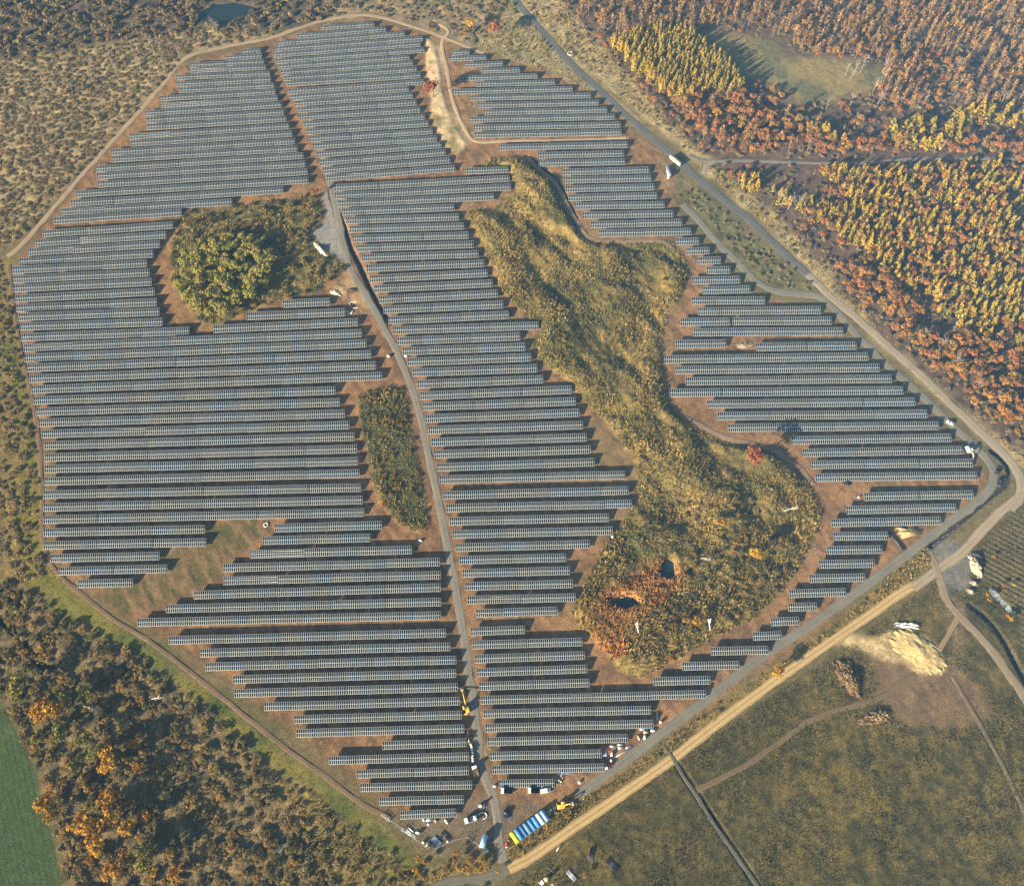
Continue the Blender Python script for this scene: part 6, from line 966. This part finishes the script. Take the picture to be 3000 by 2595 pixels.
        l, w, h = max(l, .45), max(w * .7, .45), .9
        m = PM['tan'] if 'tan' in label else PM['steel']; t_ = .05
        bxs('frame', [(-l, l, s * w - t_, s * w + t_, q - t_, q + t_) for s in (-1, 1) for q in (.06, h)] + [(s * l - t_, s * l + t_, -w + t_, w - t_, q - t_, q + t_) for s in (-1, 1) for q in (.06, h)] + [(sx * l - t_, sx * l + t_, sy * w - t_, sy * w + t_, .11, h - t_) for sx in (-1, 1) for sy in (-1, 1)], m, e)
        bxs('mesh_wall', [(-l + .06 + i * (2 * l - .12) / 5 - .012, -l + .06 + i * (2 * l - .12) / 5 + .012, s * w - .012, s * w + .012, .12, h - .06) for i in range(1, 5) for s in (-1, 1)], m, e)
        bxs('base_board', [(-l + .05, l - .05, -w + .05, w - .05, .0, .05)], PM['dark_steel'] if 'empty' in label else PM['grey'], e)
    elif kind == 'slab':
        bxs('slab_block', [(-l, l, -max(w * .6, .25), max(w * .6, .25), 0, .4)], PM['wrap'] if 'white' in label else PM['concrete'], e, .04)
        bxs('bearer', [(q - .08, q + .08, -.3, .3, -.12, -.003) for q in (-l * .6, l * .6)], PM['wood'], e)
    elif kind in ('curve', 'ring'):
        R_ = max(l, .7); n = 22 if kind == 'ring' else 15; tot = 2 * math.pi if kind == 'ring' else 4.4
        tubes('pipe', [[(R_ * math.cos(tot * i / (n - 1)), R_ * math.sin(tot * i / (n - 1)) * (1.0 if kind == 'ring' else 1.4), .25 + .05 * math.sin(i)) for i in range(n)]], .2, PM['wrap'], e, 8)
    elif kind == 'mixer':
        cyl('drum', (-.3, 0, 1.3), (1.6, 0, 1.9), .95, PM['tan'], e, 16, .55); prism('body', [(-2.2, .4), (-2.2, 1.6), (-1.2, 1.7), (-.9, .4)], -.8, .8, PM['white'], e, .06)
        bxs('chassis', [(-2.2, 1.5, -.5, .5, .4, .6)], PM['dark_steel'], e); wheels(e, (-1.6, .9), .8, .42)
    elif kind == 'pipe':
        cyl('pipe_shell', (-l, 0, .5), (l, 0, .5), .5, PM['dark_steel'], e, 16); cyl('collar', (l - .15, 0, .5), (l + .1, 0, .5), .58, PM['dark_steel'], e, 16)
    elif kind == 'logs':
        bxs('bearer', [(q - .1, q + .1, -w * .8, w * .8, 0, .15) for q in (-l * .5, l * .5)], PM['wood'], e)
        for i in range(34):
            yy = r.uniform(-w, w) * .85; hh = (1 - (yy / w) ** 2) * 1.3 * r.random(); j = r.uniform(-1, 1); rr = r.uniform(.1, .2); k = r.uniform(.5, .95); a_ = r.uniform(-.25, .25) * l
            cyl('log', (-l * k + j, yy - a_, .3 + hh), (l * k + j, yy + a_, .3 + hh + r.uniform(-.1, .1)), rr, PM['timber'], e, 7)
    elif kind == 'trestle':
        q = max(l, 1.0)
        tubes('frame', [[(-q, -.5, .5), (q * .2, 1.4, .7), (q, -.9, .6), (-q, -.5, .5)], [(-q * .4, .4, .65), (q * .5, -.8, .65)], [(q * .2, 1.4, .7), (-q * .1, -.7, .6)]], .13, PM['white'], e, 5)
        bxs('foot', [(-q - .3, -q + .3, -.8, -.2, .0, .2), (q - .3, q + .3, -1.2, -.6, 0, .2)], PM['white'], e)
    elif kind == 'deadtree':
        q = max(l, 2.0)
        pth = [[(-q, 0, .3), (-q * .2, q * .06, 1.4), (q * .5, 0, 2.2), (q, -q * .05, 2.6)]]; lim = []
        for i in range(7):
            x0 = r.uniform(-.2, .85) * q; s_ = r.choice((-1, 1)); ln = q * r.uniform(.25, .5)
            lim.append([(x0, 0, 1.5 + x0 / q), (x0 + ln * .6, s_ * ln * .5, 2.2 + x0 / q), (x0 + ln * 1.1, s_ * ln * .7, 2.8 + x0 / q)])
        tubes('trunk', pth, .2, PM['concrete'] if 'white' not in label else PM['wrap'], e, 6); tubes('limb', lim, .1, PM['concrete'] if 'white' not in label else PM['wrap'], e, 4)
    elif kind == 'heap':
        k = ex[0]; n = 40
        u, v = np.meshgrid(np.linspace(-1, 1, n), np.linspace(-1, 1, n)); rr = np.sqrt(u * u + v * v)
        sh = rr * (1 + .5 * (vnoise(u * 2 + x, v * 2 + y, .8, 8) - .5) + .3 * (vnoise(u * 9 + x, v * 9 + y, 1.0, 9) - .5))
        H_ = {'white': 1.8, 'sand': 1.5, 'dark': 1.6, 'debris': .8, 'brush': 3.0, 'rubble': 2.2, 'black': 2.0, 'spoil': 1.2}[k]
        if 'low' in label: H_ = 2.2
        if 'steep' in label: H_ = 2.4
        fine = fbm(u * l + x, v * w + y, 2.2 if k not in ('spoil',) else 3.0, 13, 3)
        ridge = .5 + .5 * np.sin((u * l + v * w * .25) * 2.2) if k in ('spoil',) else .5
        prof = np.clip(1 - sh, 0, 1) ** .8 if k != 'sand' else np.clip(1 - sh, 0, 1) ** .6
        Z = prof * H_ * (.55 + .9 * (fine - .2)) * (.75 + .5 * ridge) - .12
        V = np.stack([u * l * 1.15, v * w * 1.15, Z], -1).reshape(-1, 3)
        ii = np.arange(n * n).reshape(n, n); q = np.stack([ii[:-1, :-1], ii[:-1, 1:], ii[1:, 1:], ii[1:, :-1]], -1).reshape(-1, 4)
        keep = (np.abs(sh) < 1.08).ravel(); q = q[keep[q].all(1)]
        link('mound', npmesh('mound', V, q, mats=[HEAPM[k]], smooth=True), e)
        if k in ('brush', 'debris', 'rubble'):
            P_ = []
            for i in range({'brush': 240, 'debris': 40, 'rubble': 0}[k]):
                a_ = r.random() * 6.28; q_ = math.sqrt(r.random()) * .85; bx, by = q_ * l * math.cos(a_), q_ * w * math.sin(a_)
                zz = H_ * .9 * (1 - q_) ** .7 + .15; d_ = r.random() * 6.28; ln = r.uniform(.5, 1.6)
                P_.append([(bx, by, zz), (bx + ln * math.cos(d_), by + ln * math.sin(d_), zz + r.uniform(-.3, .5))])
            if P_:
                h_ = len(P_) // 3
                tag(tubes('branches', P_[:h_], .09, PM['timber'] if k == 'brush' else PM['concrete'], e, 4), kind='stuff'); tag(tubes('branches', P_[h_:], .09, HEAPM['brush'], e, 4), kind='stuff')
            if k == 'rubble':
                for i in range(30):
                    a_ = r.random() * 6.28; q_ = math.sqrt(r.random()) * .8; s_ = r.uniform(.3, .9)
                    b_ = bxs('boulder', [(-s_, s_, -s_ * .7, s_ * .7, -s_ * .5, s_ * .5)], HEAPM['rubble'], e, s_ * .25)
                    b_.location = (q_ * l * math.cos(a_), q_ * w * math.sin(a_), H_ * .8 * (1 - q_) + .2); b_.rotation_euler = (r.random() * 3, r.random() * 3, r.random() * 3)
    return e
HEAPM = {'white': plain('pale_sand', (.66, .58, .42), 1, .05, 0, .25, .8), 'sand': plain('yellow_sand', (.52, .39, .18), 1, .05, 0, .3, .8), 'dark': plain('dark_soil', (.10, .07, .05), 1, .05, 0, .4, .8), 'debris': plain('pale_debris', (.42, .33, .22), 1, .05, 0, .5, 1.2),
         'brush': plain('brown_brushwood', (.13, .082, .045), 1, .05, 0, .6, 1.2), 'rubble': plain('pale_rubble', (.52, .43, .30), 1, .05, 0, .35, .8), 'black': plain('black_earth', (.04, .042, .05), 1, .1, 0, .5, .8), 'spoil': plain('grey_spoil', (.26, .22, .18), 1, .05, 0, .35, .8)}
for p in PROPS:
    if p[0] == 'fence':
        pts = p[1]; x0, y0 = pts[0]
        e = empty('wire_fence', (x0, y0, float(ground_z(x0, y0)))); tag(e, p[2], 'fence')
        ln = smooth_line(pts, .5) if len(pts) < 2 else None
        rail = []
        for (xa, ya), (xb, yb) in zip(pts, pts[1:]):
            d = math.hypot(xb - xa, yb - ya); m = max(1, int(d / 3))
            for i in range(m + (1 if (xb, yb) == tuple(pts[-1]) else 0)):
                q = i / m; bx, by = xa + (xb - xa) * q - x0, ya + (yb - ya) * q - y0
                bxs('post', [(bx - .06, bx + .06, by - .06, by + .06, -.2, 1.7)], PM['concrete'], e)
            for zz in (.3, .9, 1.5): rail.append([(xa - x0, ya - y0, zz), (xb - x0, yb - y0, zz)])
        tubes('wire', rail, .022, PM['grey'], e, 4)
    else: make(*p[:7], p[7:])

# --- bare pale trees standing in the woods
BT = []
for i in range(4):
    r_ = 700 + i
    tv, tf = limbs(r_, .25, .95, 9, .2, .016, 4, .05)
    BT.append(npmesh('bare_tree', tv, tf, mats=[M_PALE]))
for i, (x, y) in enumerate(BARE):
    o = link('bare_tree', BT[i % 4], None, (x, y, float(ground_z(x, y)) - .1))
    r_ = random.Random(i); h = r_.uniform(9, 14); o.scale = (h, h, h); o.rotation_euler = (0, 0, r_.random() * 6.28)
    where_ = 'scrubland at the upper left' if x < 0 else ('wood at the upper right' if y > 360 else 'wood beside the diagonal road')
    tag(o, f'leafless pale trunked tree standing in the {where_}', 'tree', f'bare trees in the {where_}')

# ------------------------------------------------ the air over the site
def haze_box():
    hx = 3200.0
    V, Fq = boxes([(-hx, hx, -hx, hx, -3.0, CAM_H + 6.0)])
    t = NT('haze_air')
    for q in list(t.t.nodes):
        if q != t.out: t.t.nodes.remove(q)
    pv = t.n('ShaderNodeVolumePrincipled')
    pv.inputs['Color'].default_value = (.25, .55, 1.0, 1)
    pv.inputs['Density'].default_value = HAZE_D
    pv.inputs['Anisotropy'].default_value = -.3
    t.l(pv.outputs[0], t.out.inputs['Volume'])
    me = npmesh('haze', V, Fq, mats=[t.m])
    tag(link('haze', me), 'thin blue autumn haze over the site', 'haze', kind='stuff')
HAZE_D = 0.000085
haze_box()
